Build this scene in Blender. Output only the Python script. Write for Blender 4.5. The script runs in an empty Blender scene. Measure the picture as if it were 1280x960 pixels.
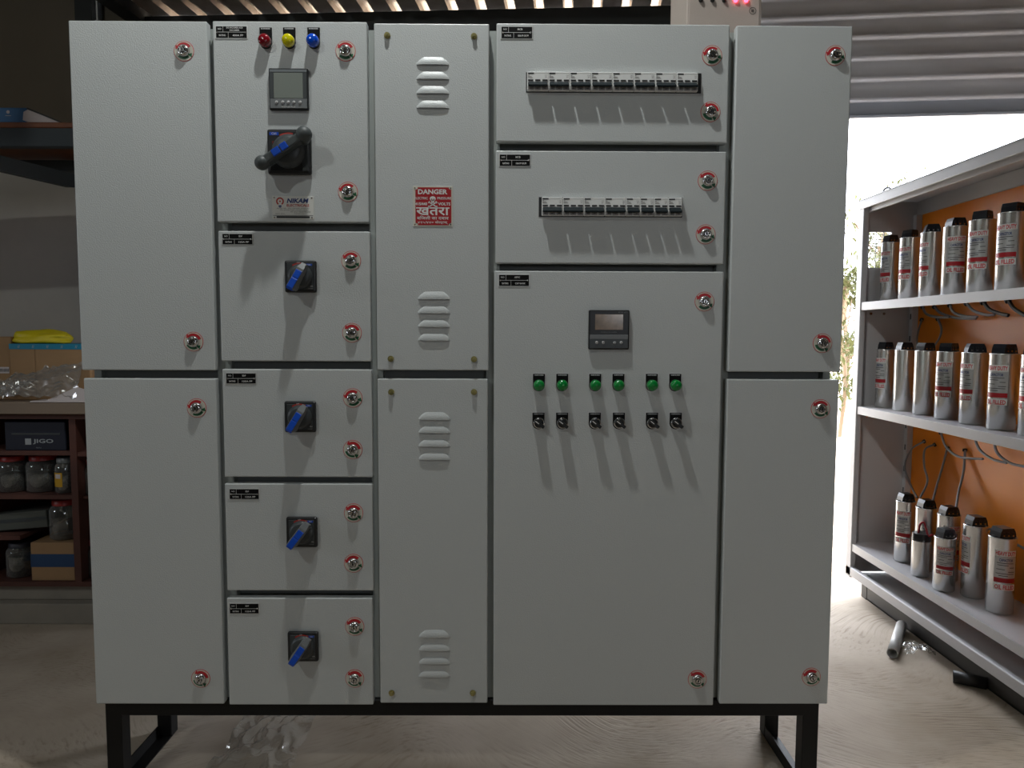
import bpy, bmesh, math, random
from mathutils import Vector, Matrix, noise
random.seed(7)
scn = bpy.context.scene
COL = scn.collection
PI = math.pi

# ------------------------------------------------------------------ camera
YAW, PITCH, ROLL, F = -6.05843697e-03, 6.97294328e-02, 3.85841351e-03, 868.42
H = 1.22
_f = Vector((-math.sin(YAW)*math.cos(PITCH), math.cos(YAW)*math.cos(PITCH), -math.sin(PITCH)))
_r0 = Vector((math.cos(YAW), math.sin(YAW), 0)); _u0 = _r0.cross(_f)
_r = _r0*math.cos(ROLL) + _u0*math.sin(ROLL); _u = _r.cross(_f)
cam_d = bpy.data.cameras.new('camera'); cam = bpy.data.objects.new('camera', cam_d); COL.objects.link(cam)
M = Matrix((_r, _u, -_f)).transposed().to_4x4(); M.translation = (0, 0, H); cam.matrix_world = M
cam_d.sensor_width = 36; cam_d.lens = 36*F/1280; cam_d.clip_end = 200; cam_d.clip_start = .02
scn.camera = cam

def ray(px, py): return _r*((px-640)/F) - _u*((py-480)/F) + _f
def U(px, py, y):                      # point of the photograph on the upright plane at depth y
    d = ray(px, py); w = d*(y/d.y); return Vector((w.x, w.y, w.z+H))
def UX(px, py, x):
    d = ray(px, py); w = d*(x/d.x); return Vector((w.x, w.y, w.z+H))
def UZ(px, py, z):
    d = ray(px, py); w = d*((z-H)/d.z); return Vector((w.x, w.y, w.z+H))

# ------------------------------------------------------------------ materials
MATS = {}
def mat(name, col, rough=.5, metal=0., bump=None, var=None, spec=.5, coat=0., alpha=None, emit=None, trans=0.):
    """bump=(scale, strength, distance); var=(scale, second colour, contrast)"""
    if name in MATS: return MATS[name]
    m = bpy.data.materials.new(name); m.use_nodes = True; nt = m.node_tree; N = nt.nodes; L = nt.links
    b = N['Principled BSDF']; b.inputs['Base Color'].default_value = (*col, 1)
    b.inputs['Roughness'].default_value = rough; b.inputs['Metallic'].default_value = metal
    b.inputs['Specular IOR Level'].default_value = spec
    if coat: b.inputs['Coat Weight'].default_value = coat; b.inputs['Coat Roughness'].default_value = .08
    if trans: b.inputs['Transmission Weight'].default_value = trans
    if emit: b.inputs['Emission Color'].default_value = (*emit[0], 1); b.inputs['Emission Strength'].default_value = emit[1]
    tc = N.new('ShaderNodeTexCoord')
    if bump:
        n = N.new('ShaderNodeTexNoise'); n.inputs['Scale'].default_value = bump[0]; n.inputs['Detail'].default_value = 2
        L.new(tc.outputs['Object'], n.inputs['Vector'])
        bp = N.new('ShaderNodeBump'); bp.inputs['Strength'].default_value = bump[1]; bp.inputs['Distance'].default_value = bump[2]
        L.new(n.outputs['Fac'], bp.inputs['Height']); L.new(bp.outputs['Normal'], b.inputs['Normal'])
    if var:
        n = N.new('ShaderNodeTexNoise'); n.inputs['Scale'].default_value = var[0]; n.inputs['Detail'].default_value = 6
        n.inputs['Roughness'].default_value = .6
        L.new(tc.outputs['Object'], n.inputs['Vector'])
        cr = N.new('ShaderNodeMapRange'); cr.inputs['From Min'].default_value = .5-.5/var[2]; cr.inputs['From Max'].default_value = .5+.5/var[2]
        L.new(n.outputs['Fac'], cr.inputs['Value'])
        mx = N.new('ShaderNodeMix'); mx.data_type = 'RGBA'
        mx.inputs[6].default_value = (*col, 1); mx.inputs[7].default_value = (*var[1], 1)
        L.new(cr.outputs['Result'], mx.inputs[0]); L.new(mx.outputs[2], b.inputs['Base Color'])
    MATS[name] = m; return m

def film(name, col, gloss, clear):     # thin clear plastic / thin glass
    m = bpy.data.materials.new(name); m.use_nodes = True; nt = m.node_tree; N = nt.nodes; L = nt.links
    N.remove(N['Principled BSDF']); out = N['Material Output']
    t = N.new('ShaderNodeBsdfTransparent'); t.inputs[0].default_value = (*col, 1)
    g = N.new('ShaderNodeBsdfGlossy'); g.inputs['Roughness'].default_value = gloss; g.inputs[0].default_value = (.9, .9, .9, 1)
    d = N.new('ShaderNodeBsdfDiffuse'); d.inputs[0].default_value = (.6, .6, .58, 1)
    lw = N.new('ShaderNodeLayerWeight'); lw.inputs[0].default_value = .35
    mr = N.new('ShaderNodeMapRange'); mr.inputs['To Min'].default_value = 1-clear; mr.inputs['To Max'].default_value = .8
    m0 = N.new('ShaderNodeMixShader'); m0.inputs[0].default_value = .35
    m1 = N.new('ShaderNodeMixShader')
    L.new(lw.outputs['Facing'], mr.inputs['Value']); L.new(mr.outputs['Result'], m1.inputs[0])
    L.new(g.outputs[0], m0.inputs[1]); L.new(d.outputs[0], m0.inputs[2])
    L.new(t.outputs[0], m1.inputs[1]); L.new(m0.outputs[0], m1.inputs[2]); L.new(m1.outputs[0], out.inputs['Surface'])
    MATS[name] = m; return m

PAINT = mat('panel_paint', (.55, .575, .572), .36, bump=(330, .55, .0014))
FRAMEP = mat('frame_paint', (.40, .43, .41), .5, bump=(420, .3, .001))
GASKET = mat('recess_gasket', (.26, .275, .265), .7)
BLACKP = mat('black_stand_paint', (.005, .005, .005), .55, spec=.3)
CHROME = mat('chrome', (.62, .62, .62), .18, 1)
KEYH = mat('keyhole_black', (.01, .01, .01), .5)
CREAM = mat('sticker_cream', (.62, .60, .52), .5)
SRED = mat('sticker_red', (.55, .02, .03), .45)
SGREEN = mat('sticker_green', (.015, .12, .05), .45)
WHITE = mat('white_print', (.72, .72, .70), .5)
NPBLACK = mat('plate_black', (.004, .004, .004), .6, spec=.15)
ALU = mat('plate_aluminium', (.62, .63, .62), .35, .3)
DRED = mat('danger_red', (.36, .006, .012), .45)
NAVY = mat('navy_print', (.01, .03, .16), .5)
BRED = mat('brick_red_print', (.42, .03, .02), .5)
INK = mat('black_print', (.02, .02, .02), .5)
BLKPL = mat('black_plastic', (.010, .011, .012), .38)
DGREY = mat('dark_grey_plastic', (.045, .052, .055), .4)
MGREY = mat('mid_grey_plastic', (.16, .17, .175), .42)
LCD = mat('grey_lcd', (.22, .245, .22), .22)
LCDB = mat('bezel_grey', (.17, .19, .20), .3)
LCD2 = mat('lcd_warm_reflection', (.13, .10, .07), .12, spec=.8, var=(18, (.34, .22, .13), 2.5))  # warm reflection on the glass is painted into the screen colour
BTN = mat('button_grey', (.5, .5, .5), .4)
BLUE = mat('blue_handle', (.004, .07, .50), .32)
KNOB = mat('grey_knob', (.055, .065, .065), .5)
RLENS = mat('red_lens', (.20, .003, .01), .15, coat=.6)
YLENS = mat('yellow_lens', (.62, .55, .0), .15, coat=.6)
BLENS = mat('blue_lens', (.0, .07, .60), .15, coat=.6)
GLENS = mat('green_lens', (.0, .22, .035), .2, coat=.6)
MCBW = mat('breaker_white', (.82, .83, .81), .4)
MCBG = mat('breaker_grey', (.30, .29, .28), .45)
TOGG = mat('breaker_toggle', (.003, .009, .012), .55, spec=.25)
BRASS = mat('brass_screw', (.42, .38, .16), .35, .8)
CTRL = mat('controller_paint', (.42, .36, .32), .5, bump=(300, .2, .001))
LEDR = mat('led_red', (.8, .02, .03), .3, emit=((1, .03, .06), 12))
RACKP = mat('rack_paint', (.47, .46, .465), .45, bump=(300, .2, .001))
ORANGE = mat('orange_plate', (.86, .27, .012), .42, var=(3, (.76, .20, .01), 1.5))
CAN = mat('aluminium_can', (.74, .74, .73), .26, .85, var=(25, (.66, .66, .66), 1.4))
TCAP = mat('terminal_cap', (.006, .008, .012), .3)
CABLE = mat('grey_cable', (.20, .20, .21), .45)
CABLEB = mat('black_cable', (.01, .01, .01), .5)
REDC = mat('red_cable', (.35, .01, .02), .4)
CARD = mat('cardboard', (.33, .20, .10), .85, bump=(90, .2, .002), var=(7, (.29, .175, .085), 2))
TEAL = mat('teal_tape', (.01, .20, .33), .35)
YELLOW = mat('yellow_bag', (.62, .50, .01), .5)
PAPER = mat('paper_white', (.52, .47, .47), .8)
TAPE2 = mat('blue_band', (.012, .045, .12), .6)
WOOD = mat('red_brown_board', (.085, .026, .017), .7, var=(9, (.06, .022, .015), 2))
PALEW = mat('pale_board', (.20, .15, .11), .7, var=(9, (.20, .15, .11), 2))
PLANK = mat('varnished_plank', (.22, .07, .02), .5, var=(14, (.12, .035, .015), 2))
STEELB = mat('dark_blue_steel', (.018, .028, .035), .5)
NAVYB = mat('navy_box', (.006, .008, .02), .6)
BOXB = mat('book_blue', (.02, .10, .24), .5)
DGBOX = mat('dark_grey_box', (.07, .075, .065), .7)
LIDR = mat('red_lid', (.28, .02, .015), .4)
LIDG = mat('grey_lid', (.16, .17, .17), .3)
JUNK = mat('jar_hardware', (.055, .05, .045), .5, .4, var=(120, (.012, .012, .012), 4))
LABY = mat('yellow_label', (.50, .28, .01), .6)
PLASTER = mat('plaster', (.54, .50, .45), .9, bump=(9, .5, .01), var=(2.2, (.44, .41, .37), 2))
DIMBROWN = mat('dimmed_brown', (.13, .108, .08), .8, var=(1.5, (.10, .083, .06), 2))  # brown wall, toned down to stand in for weaker light above the plaster
CEMENT = mat('cement_plinth', (.30, .27, .22), .9, bump=(20, .4, .006), var=(4, (.22, .20, .17), 2))
SHUT = mat('shutter_zinc', (.84, .83, .87), .34, .15, var=(5, (.76, .75, .79), 1.6))
ROOF = mat('roof_zinc', (.60, .53, .47), .40, .75, var=(14, (.42, .36, .30), 2.2), bump=(30, .25, .004))
DARKST = mat('dark_steel', (.014, .016, .016), .6)
BASEP = mat('base_steel', (.07, .065, .06), .5, .3)
PIPE = mat('steel_pipe', (.42, .41, .39), .45, .2)
RUBBER = mat('black_rubber', (.012, .012, .012), .5)
LEAF = mat('leaf_green', (.070, .082, .025), .7, var=(3, (.10, .10, .045), 2), spec=.2)
BARK = mat('bark', (.20, .14, .09), .9)
EARTH = mat('pale_earth', (.62, .54, .44), .95, bump=(3, .6, .03), var=(1.2, (.50, .42, .33), 2))
HOUSE = mat('lime_wash', (.75, .70, .68), .9)
FILM = film('clear_film', (.96, .96, .95), .14, .93)
FILM2 = film('milky_film', (.90, .89, .87), .2, .70)
GLASS = film('jar_glass', (.80, .84, .82), .05, .88)

# concrete floor with curved trowel marks
def floor_mat():
    m = bpy.data.materials.new('trowelled_concrete'); m.use_nodes = True; nt = m.node_tree; N = nt.nodes; L = nt.links
    b = N['Principled BSDF']; b.inputs['Roughness'].default_value = .85; b.inputs['Specular IOR Level'].default_value = .3
    tc = N.new('ShaderNodeTexCoord')
    n0 = N.new('ShaderNodeTexNoise'); n0.inputs['Scale'].default_value = 1.1; n0.inputs['Detail'].default_value = 1
    L.new(tc.outputs['Object'], n0.inputs['Vector'])
    sub = N.new('ShaderNodeVectorMath'); sub.operation = 'MULTIPLY_ADD'; sub.inputs[1].default_value = (1.1, 1.1, 0)
    L.new(n0.outputs['Color'], sub.inputs[0]); L.new(tc.outputs['Object'], sub.inputs[2])
    mp = N.new('ShaderNodeMapping'); mp.inputs['Rotation'].default_value = (0, 0, .55); mp.inputs['Scale'].default_value = (22, 95, 10)
    L.new(sub.outputs[0], mp.inputs['Vector'])
    n1 = N.new('ShaderNodeTexNoise'); n1.inputs['Scale'].default_value = 1; n1.inputs['Detail'].default_value = 5
    L.new(mp.outputs[0], n1.inputs['Vector'])
    n2 = N.new('ShaderNodeTexNoise'); n2.inputs['Scale'].default_value = 1.7; n2.inputs['Detail'].default_value = 7
    L.new(tc.outputs['Object'], n2.inputs['Vector'])
    cr = N.new('ShaderNodeValToRGB'); cr.color_ramp.elements[0].position = .30; cr.color_ramp.elements[0].color = (.30, .238, .172, 1)
    cr.color_ramp.elements[1].position = .70; cr.color_ramp.elements[1].color = (.56, .485, .40, 1)
    L.new(n2.outputs['Fac'], cr.inputs[0])
    r2 = N.new('ShaderNodeValToRGB'); r2.color_ramp.elements[0].position = .28; r2.color_ramp.elements[0].color = (.42, .37, .32, 1)
    r2.color_ramp.elements[1].position = .48; r2.color_ramp.elements[1].color = (1, 1, 1, 1)
    L.new(n1.outputs['Fac'], r2.inputs[0])
    mx = N.new('ShaderNodeMix'); mx.data_type = 'RGBA'; mx.blend_type = 'MULTIPLY'; mx.inputs[0].default_value = .7
    L.new(cr.outputs[0], mx.inputs[6]); L.new(r2.outputs[0], mx.inputs[7]); L.new(mx.outputs[2], b.inputs['Base Color'])
    bp = N.new('ShaderNodeBump'); bp.inputs['Strength'].default_value = .8; bp.inputs['Distance'].default_value = .005
    n3 = N.new('ShaderNodeTexNoise'); n3.inputs['Scale'].default_value = 2.6; n3.inputs['Detail'].default_value = 2
    L.new(tc.outputs['Object'], n3.inputs['Vector'])
    mk = N.new('ShaderNodeMapRange'); mk.inputs['From Min'].default_value = .42; mk.inputs['From Max'].default_value = .62; mk.inputs['To Min'].default_value = .12; mk.inputs['To Max'].default_value = .6
    L.new(n3.outputs['Fac'], mk.inputs['Value'])
    L.new(mk.outputs['Result'], bp.inputs['Strength']); L.new(mk.outputs['Result'], mx.inputs[0])
    L.new(n1.outputs['Fac'], bp.inputs['Height']); L.new(bp.outputs[0], b.inputs['Normal'])
    return m
FLOORM = floor_mat()

# ------------------------------------------------------------------ mesh building
_tcache = {}
def text_mesh(s, bold=0., space=1.):
    k = (s, bold, space)
    if k in _tcache: return _tcache[k]
    c = bpy.data.curves.new('t', 'FONT'); c.body = s; c.size = 1; c.align_x = 'CENTER'; c.align_y = 'CENTER'
    c.resolution_u = 2; c.offset = bold; c.space_character = space; c.fill_mode = 'FRONT'
    o = bpy.data.objects.new('t', c); COL.objects.link(o); bpy.context.view_layer.update()
    me = bpy.data.meshes.new_from_object(o.evaluated_get(bpy.context.evaluated_depsgraph_get()))
    vs = [v.co.copy() for v in me.vertices]; fs = [tuple(p.vertices) for p in me.polygons]
    bpy.data.objects.remove(o); bpy.data.curves.remove(c); bpy.data.meshes.remove(me)
    if vs:
        x0, x1 = min(v.x for v in vs), max(v.x for v in vs); y0, y1 = min(v.y for v in vs), max(v.y for v in vs)
    else: x0 = x1 = y0 = y1 = 0
    _tcache[k] = (vs, fs, x0, x1, y0, y1); return _tcache[k]

class MB:
    def __init__(s): s.v = []; s.f = []; s.m = []; s.s = []; s.mats = []
    def mi(s, m):
        if m not in s.mats: s.mats.append(m)
        return s.mats.index(m)
    def add(s, vs, fs, m, smooth=False, T=None):
        o = len(s.v); i = s.mi(m)
        for v in vs:
            v = Vector(v); s.v.append(T @ v if T else v)
        for f in fs: s.f.append([o+k for k in f]); s.m.append(i); s.s.append(smooth)
        return s
    def box(s, x0, x1, y0, y1, z0, z1, m, bev=0., T=None, seg=1):
        bm = bmesh.new(); bmesh.ops.create_cube(bm, size=1)
        for v in bm.verts: v.co = Vector(((x0+x1)/2+v.co.x*(x1-x0), (y0+y1)/2+v.co.y*(y1-y0), (z0+z1)/2+v.co.z*(z1-z0)))
        if bev: bmesh.ops.bevel(bm, geom=list(bm.edges), offset=bev, segments=seg, affect='EDGES', profile=.5)
        bm.verts.index_update(); s.add([v.co for v in bm.verts], [[v.index for v in f.verts] for f in bm.faces], m, False, T); bm.free(); return s
    def cyl(s, a, b, r, m, n=24, r2=None, cap=True, smooth=True):
        a, b = Vector(a), Vector(b); d = (b-a).normalized(); x = d.orthogonal().normalized(); y = d.cross(x); r2 = r if r2 is None else r2
        vs = [a+(x*math.cos(2*PI*i/n)+y*math.sin(2*PI*i/n))*r for i in range(n)]+[b+(x*math.cos(2*PI*i/n)+y*math.sin(2*PI*i/n))*r2 for i in range(n)]
        s.add(vs, [[i, (i+1) % n, n+(i+1) % n, n+i] for i in range(n)], m, smooth)
        if cap: s.add(vs[:n], [list(range(n))[::-1]], m); s.add(vs[n:], [list(range(n))], m)
        return s
    def lathe(s, c, ax, prof, m, n=28, smooth=True):   # prof: list of (distance along ax, radius)
        c = Vector(c); d = Vector(ax).normalized(); x = d.orthogonal().normalized(); y = d.cross(x); vs = []; fs = []
        for t, r in prof:
            for i in range(n): vs.append(c+d*t+(x*math.cos(2*PI*i/n)+y*math.sin(2*PI*i/n))*r)
        for k in range(len(prof)-1):
            for i in range(n): fs.append([k*n+i, k*n+(i+1) % n, (k+1)*n+(i+1) % n, (k+1)*n+i])
        return s.add(vs, fs, m, smooth)
    def ball(s, c, r, m, n=20, sc=(1, 1, 1)):
        c = Vector(c); vs = []; fs = []; k = n//2
        for j in range(k+1):
            for i in range(n):
                a, b = PI*j/k, 2*PI*i/n
                vs.append(c+Vector((math.sin(a)*math.cos(b)*sc[0], math.sin(a)*math.sin(b)*sc[1], math.cos(a)*sc[2]))*r)
        for j in range(k):
            for i in range(n): fs.append([j*n+i, (j+1)*n+i, (j+1)*n+(i+1) % n, j*n+(i+1) % n])
        return s.add(vs, fs, m, True)
    def tube(s, pts, r, m, n=8, sub=6):
        P = [Vector(p) for p in pts]; Q = []
        for i in range(len(P)-1):
            p0 = P[max(i-1, 0)]; p1 = P[i]; p2 = P[i+1]; p3 = P[min(i+2, len(P)-1)]
            for k in range(sub):
                t = k/sub
                Q.append(.5*((2*p1)+(-p0+p2)*t+(2*p0-5*p1+4*p2-p3)*t*t+(-p0+3*p1-3*p2+p3)*t**3))
        Q.append(P[-1]); vs = []; fs = []; x = None
        for i, q in enumerate(Q):
            d = (Q[min(i+1, len(Q)-1)]-Q[max(i-1, 0)]).normalized()
            x = (x-d*x.dot(d)).normalized() if x else d.orthogonal().normalized(); y = d.cross(x)
            for k in range(n): vs.append(q+(x*math.cos(2*PI*k/n)+y*math.sin(2*PI*k/n))*r)
        for i in range(len(Q)-1):
            for k in range(n): fs.append([i*n+k, i*n+(k+1) % n, (i+1)*n+(k+1) % n, (i+1)*n+k])
        s.add(vs, fs, m, True); s.add(vs[:n], [list(range(n))[::-1]], m); return s.add(vs[-n:], [list(range(n))], m)
    def prism(s, pts, y0, y1, m, T=None, smooth=False):   # outline in X-Z, extruded from y0 (front) to y1
        n = len(pts); vs = [(x, y0, z) for x, z in pts]+[(x, y1, z) for x, z in pts]
        return s.add(vs, [list(range(n)), list(range(n, 2*n))[::-1]]+[[i, n+i, n+(i+1) % n, (i+1) % n] for i in range(n)], m, smooth, T)
    def text(s, t, x, z, y, h, m, w=None, bold=0., shear=0., fn=None, T=None):   # h = cap height, faces -Y
        vs, fs, x0, x1, y0, y1 = text_mesh(t, bold)
        if not vs: return s
        k = h/(y1-y0); kx = k if w is None else w/(x1-x0); cx, cy = (x0+x1)/2, (y0+y1)/2
        pts = [Vector((x+(v.x-cx)*kx+shear*(v.y-cy)*k, y, z+(v.y-cy)*k)) for v in vs]
        if fn: pts = [fn(p) for p in pts]
        return s.add(pts, [f[::1] for f in fs], m, False, T)
    def rect(s, x0, x1, z0, z1, y, m, fn=None, n=1):
        vs = []; fs = []
        for i in range(n+1):
            xx = x0+(x1-x0)*i/n; vs += [Vector((xx, y, z0)), Vector((xx, y, z1))]
        if fn: vs = [fn(v) for v in vs]
        fs = [[2*i, 2*i+2, 2*i+3, 2*i+1] for i in range(n)]
        return s.add(vs, fs, m)
    def arc(s, cx, cz, y, r0, r1, a0, a1, m, n=24):
        vs = []; 
        for i in range(n+1):
            a = math.radians(a0+(a1-a0)*i/n); vs += [(cx+r0*math.cos(a), y, cz+r0*math.sin(a)), (cx+r1*math.cos(a), y, cz+r1*math.sin(a))]
        return s.add(vs, [[2*i, 2*i+1, 2*i+3, 2*i+2] for i in range(n)], m)
    def build(s, name, parent=None, origin=None, label=None):
        if origin is None:
            origin = Vector(((min(v.x for v in s.v)+max(v.x for v in s.v))/2, (min(v.y for v in s.v)+max(v.y for v in s.v))/2, min(v.z for v in s.v)))
        origin = Vector(origin)
        me = bpy.data.meshes.new(name); me.from_pydata([v-origin for v in s.v], [], s.f)
        for m in s.mats: me.materials.append(m)
        me.polygons.foreach_set('material_index', s.m); me.polygons.foreach_set('use_smooth', s.s); me.update()
        o = bpy.data.objects.new(name, me); COL.objects.link(o); W[o.name] = origin
        o.location = origin - (W[parent.name] if parent else Vector((0, 0, 0)))
        if parent: o.parent = parent
        if label: o['label'] = label
        return o
W = {}
def thing(name, label, cat, loc, group=None):
    o = bpy.data.objects.new(name, None); COL.objects.link(o); o.location = loc; W[o.name] = Vector(loc)
    o.empty_display_size = .05
    return tag(o, label, cat, group)
def tag(o, label, cat, group=None, kind=None):
    o['label'] = label; o['category'] = cat
    if group: o['group'] = group
    if kind: o['kind'] = kind
    return o
def struct(o): o['kind'] = 'structure'; return o
def clone(o, parent, at):
    c = o.copy(); COL.objects.link(c); c.parent = parent; at = Vector(at); W[c.name] = at; c.location = at-W[parent.name]; return c

# ------------------------------------------------------------------ control panel
DY = 1.754                      # plane of the door faces
TH = .024
PX0, PX1, PZ0, PZ1 = -1.070, .842, .258, 1.980
panel = thing('control_panel', 'wide grey floor-standing electrical control panel of five door columns on black stand', 'control panel', ((PX0+PX1)/2, 1.95, 0))

b = MB()
b.box(PX0+.012, PX1-.012, DY+.055, DY+.34, PZ0+.004, PZ1-.006, FRAMEP, .002)
b.build('enclosure_body', panel)
b = MB()     # front frame strips between the columns and round the rim
for x0, x1 in ((PX0+.012, PX0+.030), (-.7365-.006, -.7215+.014), (-.352, -.320), (-.056, -.022), (.530, .566), (PX1-.030, PX1-.012)):
    b.box(x0, x1, DY+TH+.004, DY+.056, PZ0+.004, PZ1-.006, FRAMEP)
b.box(PX0+.012, PX1-.012, DY+TH+.005, DY+.056, PZ1-.022, PZ1-.006, FRAMEP)
b.box(PX0+.012, PX1-.012, DY+TH+.005, DY+.056, PZ0+.004, PZ0+.02, FRAMEP)
b.build('front_frame', panel)
b = MB()     # dark rubber channel behind the doors
b.box(PX0+.030, PX1-.030, DY+.052, DY+.0545, PZ0+.02, PZ1-.022, GASKET)
b.build('gasket', panel)

Z = lambda z: z+H
DOORS = {  # x0, x1, z0, z1
 'a1': (-1.073, -.737, Z(-.091), Z(.761)), 'a2': (-1.070, -.737, Z(-.962), Z(-.1115)),
 'b1': (-.723, -.347, Z(.279), Z(.762)), 'b2': (-.722, -.345, Z(-.067), Z(.257)), 'b3': (-.721, -.344, Z(-.3625), Z(-.087)),
 'b4': (-.722, -.345, Z(-.659), Z(-.3795)), 'b5': (-.724, -.348, Z(-.964), Z(-.6785)),
 'c1': (-.330, -.0485, Z(-.0885), Z(.759)), 'c2': (-.330, -.0505, Z(-.959), Z(-.110)),
 'd1': (-.0305, .541, Z(.4775), Z(.761)), 'd2': (-.032, .540, Z(.180), Z(.4565)), 'd3': (-.035, .541, Z(-.965), Z(.1615)),
 'e1': (.5575, .843, Z(-.0895), Z(.7595)), 'e2': (.557, .841, Z(-.961), Z(-.1085))}
DO = {}
for k, (x0, x1, z0, z1) in DOORS.items():
    b = MB(); b.box(x0, x1, DY, DY+TH, z0, z1, PAINT, .0028, seg=2)
    b.box(x0+.015, x1-.015, DY+TH-.001, DY+TH+.0035, z0+.015, z1-.015, GASKET)
    DO[k] = b.build('cover_plate' if k[0] == 'c' else 'door', panel, origin=((x0+x1)/2, DY, z0))
P = lambda px, py, off=0.: U(px, py, DY-off)

# latches: red/green arrow sticker with a chrome quarter-turn lock
def latch_mb(c, r=.0245):
    b = MB(); x, y, z = c
    b.cyl((x, y, z), (x, y-.0008, z), r, SRED, 40); b.cyl((x, y-.0007, z), (x, y-.0011, z), r-.0012, CREAM, 40)
    b.arc(x, z, y-.0014, r*.56, r*.84, 34, 140, SRED)
    b.add([(x+r*.62*math.cos(a), y-.0014, z+r*.62*math.sin(a)) for a in ()] or [(x-r*.80, y-.0015, z+r*.62), (x-r*.36, y-.0015, z+r*.34), (x-r*.80, y-.0015, z+r*.18)], [[0, 1, 2]], SRED)
    b.arc(x, z, y-.0014, r*.60, r*.80, 222, 312, SGREEN)
    b.add([(x+r*.80, y-.0015, z-r*.62), (x+r*.36, y-.0015, z-r*.34), (x+r*.80, y-.0015, z-r*.18)], [[0, 1, 2]], SGREEN)
    b.lathe((x, y, z), (0, -1, 0), [(.001, r*.60), (.006, r*.58), (.0085, r*.50), (.0105, r*.40), (.0105, r*.33), (.0085, r*.30), (.0085, 0)], CHROME, 32)
    b.cyl((x, y-.0086, z), (x, y-.0115, z), r*.2, CHROME, 16)
    b.box(x-.0012, x+.0012, y-.0122, y-.011, z-.004, z+.004, KEYH)
    b.cyl((x, y-.0114, z), (x, y-.0119, z), r*.09, KEYH, 12)
    return b
LAT = [('a1', 230, 64), ('a1', 242, 427), ('a2', 246, 510), ('a2', 251, 848), ('b1', 432, 64), ('b1', 435, 240), ('b2', 439, 326), ('b2', 440, 416),
 ('b3', 441, 497.5), ('b3', 441, 562), ('b4', 442, 641), ('b4', 442, 704), ('b5', 443.5, 783), ('b5', 443.5, 848), ('d1', 890, 69.5), ('d1', 888, 140),
 ('d2', 884.5, 226), ('d2', 882, 293), ('d3', 880.5, 377), ('d3', 871.5, 849), ('e1', 1044, 69.5), ('e1', 1028, 429), ('e2', 1025.5, 511), ('e2', 1014, 846)]
proto = None
for i, (d, px, py) in enumerate(LAT):
    p = P(px, py)
    if proto is None: proto = latch_mb(p).build('latch', DO[d], origin=p, label='chrome quarter-turn lock on a red and green arrow sticker')
    else:
        c = clone(proto, DO[d], p); c.rotation_euler.y = [0, .25, -.3, .5, .1, -.2][i % 6]

# black name plates
def plate(d, px, py, w, h, rows):
    c = P(px, py); b = MB(); x, y, z = c
    b.box(x-w/2, x+w/2, y-.0012, y, z-h/2, z+h/2, ALU, .0004)
    b.box(x-w/2+.0022, x+w/2-.0022, y-.0016, y-.001, z-h/2+.0022, z+h/2-.0022, NPBLACK)
    yf = y-.0019
    b.rect(x-w*.46, x+w*.46, z-.0004, z+.0004, yf, WHITE)
    b.rect(x-w*.26, x-w*.252, z, z+h/2-.002, yf, WHITE); b.rect(x-w*.10, x-w*.092, z-h/2+.002, z, yf, WHITE)
    for sx in (-1, 1): b.ball((x+sx*w*.43, y-.0015, z), .0024, CHROME, 12, (1, .5, 1))
    t = rows
    b.text(t[0], x-w*.36, z+h*.24, yf, h*.13, WHITE, bold=.01)
    if len(t[1]) > 8:
        a, c2 = t[1].split('/'); b.text(a, x+w*.10, z+h*.33, yf, h*.12, WHITE, w=w*.50, bold=.02); b.text(c2, x+w*.10, z+h*.14, yf, h*.12, WHITE, w=w*.30, bold=.02)
    else: b.text(t[1], x+w*.10, z+h*.24, yf, h*.14, WHITE, bold=.02)
    b.text(t[2], x-w*.28, z-h*.24, yf, h*.14, WHITE, w=w*.2, bold=.02); b.text(t[3], x+w*.20, z-h*.24, yf, h*.14, WHITE, w=w*.33, bold=.02)
    b.build('name_plate', DO[d], origin=c)
plate('b1', 289.5, 40.5, .079, .0315, ('NO', 'DG INCOMER ACB/INCOMER', 'RATING', '400A FP'))
for d, px, py, t in (('b2', 297, 299, 'SDF'), ('b3', 301.5, 473, 'SDF'), ('b4', 305.5, 617.5, 'SDF'), ('b5', 305.5, 760.5, 'SDF')):
    plate(d, px, py, .078, .0295, ('NO', t, 'RATING', '125A FP'))
for d, px, py, t in (('d1', 646, 41, '100A FP O/G FP'), ('d2', 643.5, 200.5, '100A FP O/G FP'), ('d3', 642.5, 350.5, 'CAP BANK')):
    plate(d, px, py, .079, .0315, ('NO', 'MCB' if d != 'd3' else 'APFC', 'RATING', t))

# louvres
def louvre(d, px, py):
    c = P(px, py); w, h, D = .081, .0180, .0050; b = MB(); nu, nv = 28, 8; vs = []; fs = []
    for j in range(nv+1):
        v = j/nv; hw = w/2*(1-.30*(1-v)**1.7)
        for i in range(nu+1):
            u = -1+2*i/nu; a = abs(u)
            dep = D*math.sin(PI/2*min(1, v*1.15))*max(0, 1-a**5)**.5
            drop = h*(1-v)*(1-.0*a)
            vs.append((c.x+u*hw, c.y-dep, c.z-h/2+drop-(h*.25*(1-v)*max(0, (a-.7)/.3)**2)))
    for j in range(nv):
        for i in range(nu): a = j*(nu+1)+i; fs.append([a, a+nu+1, a+nu+2, a+1])
    b.add(vs, fs, PAINT, True)
    vs2 = [(x, y+.0012 if y < c.y-.001 else y, z) for x, y, z in vs[-(nu+1):]] + vs[-(nu+1):]
    b.rect(c.x-w/2+.004, c.x+w/2-.004, c.z-h/2-.0005, c.z-h/2+.007, c.y-.0012, KEYH)  # black strip on the solid door stands in for the shaded gap
    n = nu+1; lip = vs[-n:]
    b.add([Vector(p) for p in lip]+[Vector((p[0], p[1], p[2]-.0012)) for p in lip], [[i, i+n, i+n+1, i+1] for i in range(nu)], PAINT, True)
    b.build('louvre', DO[d], origin=c)
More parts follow.
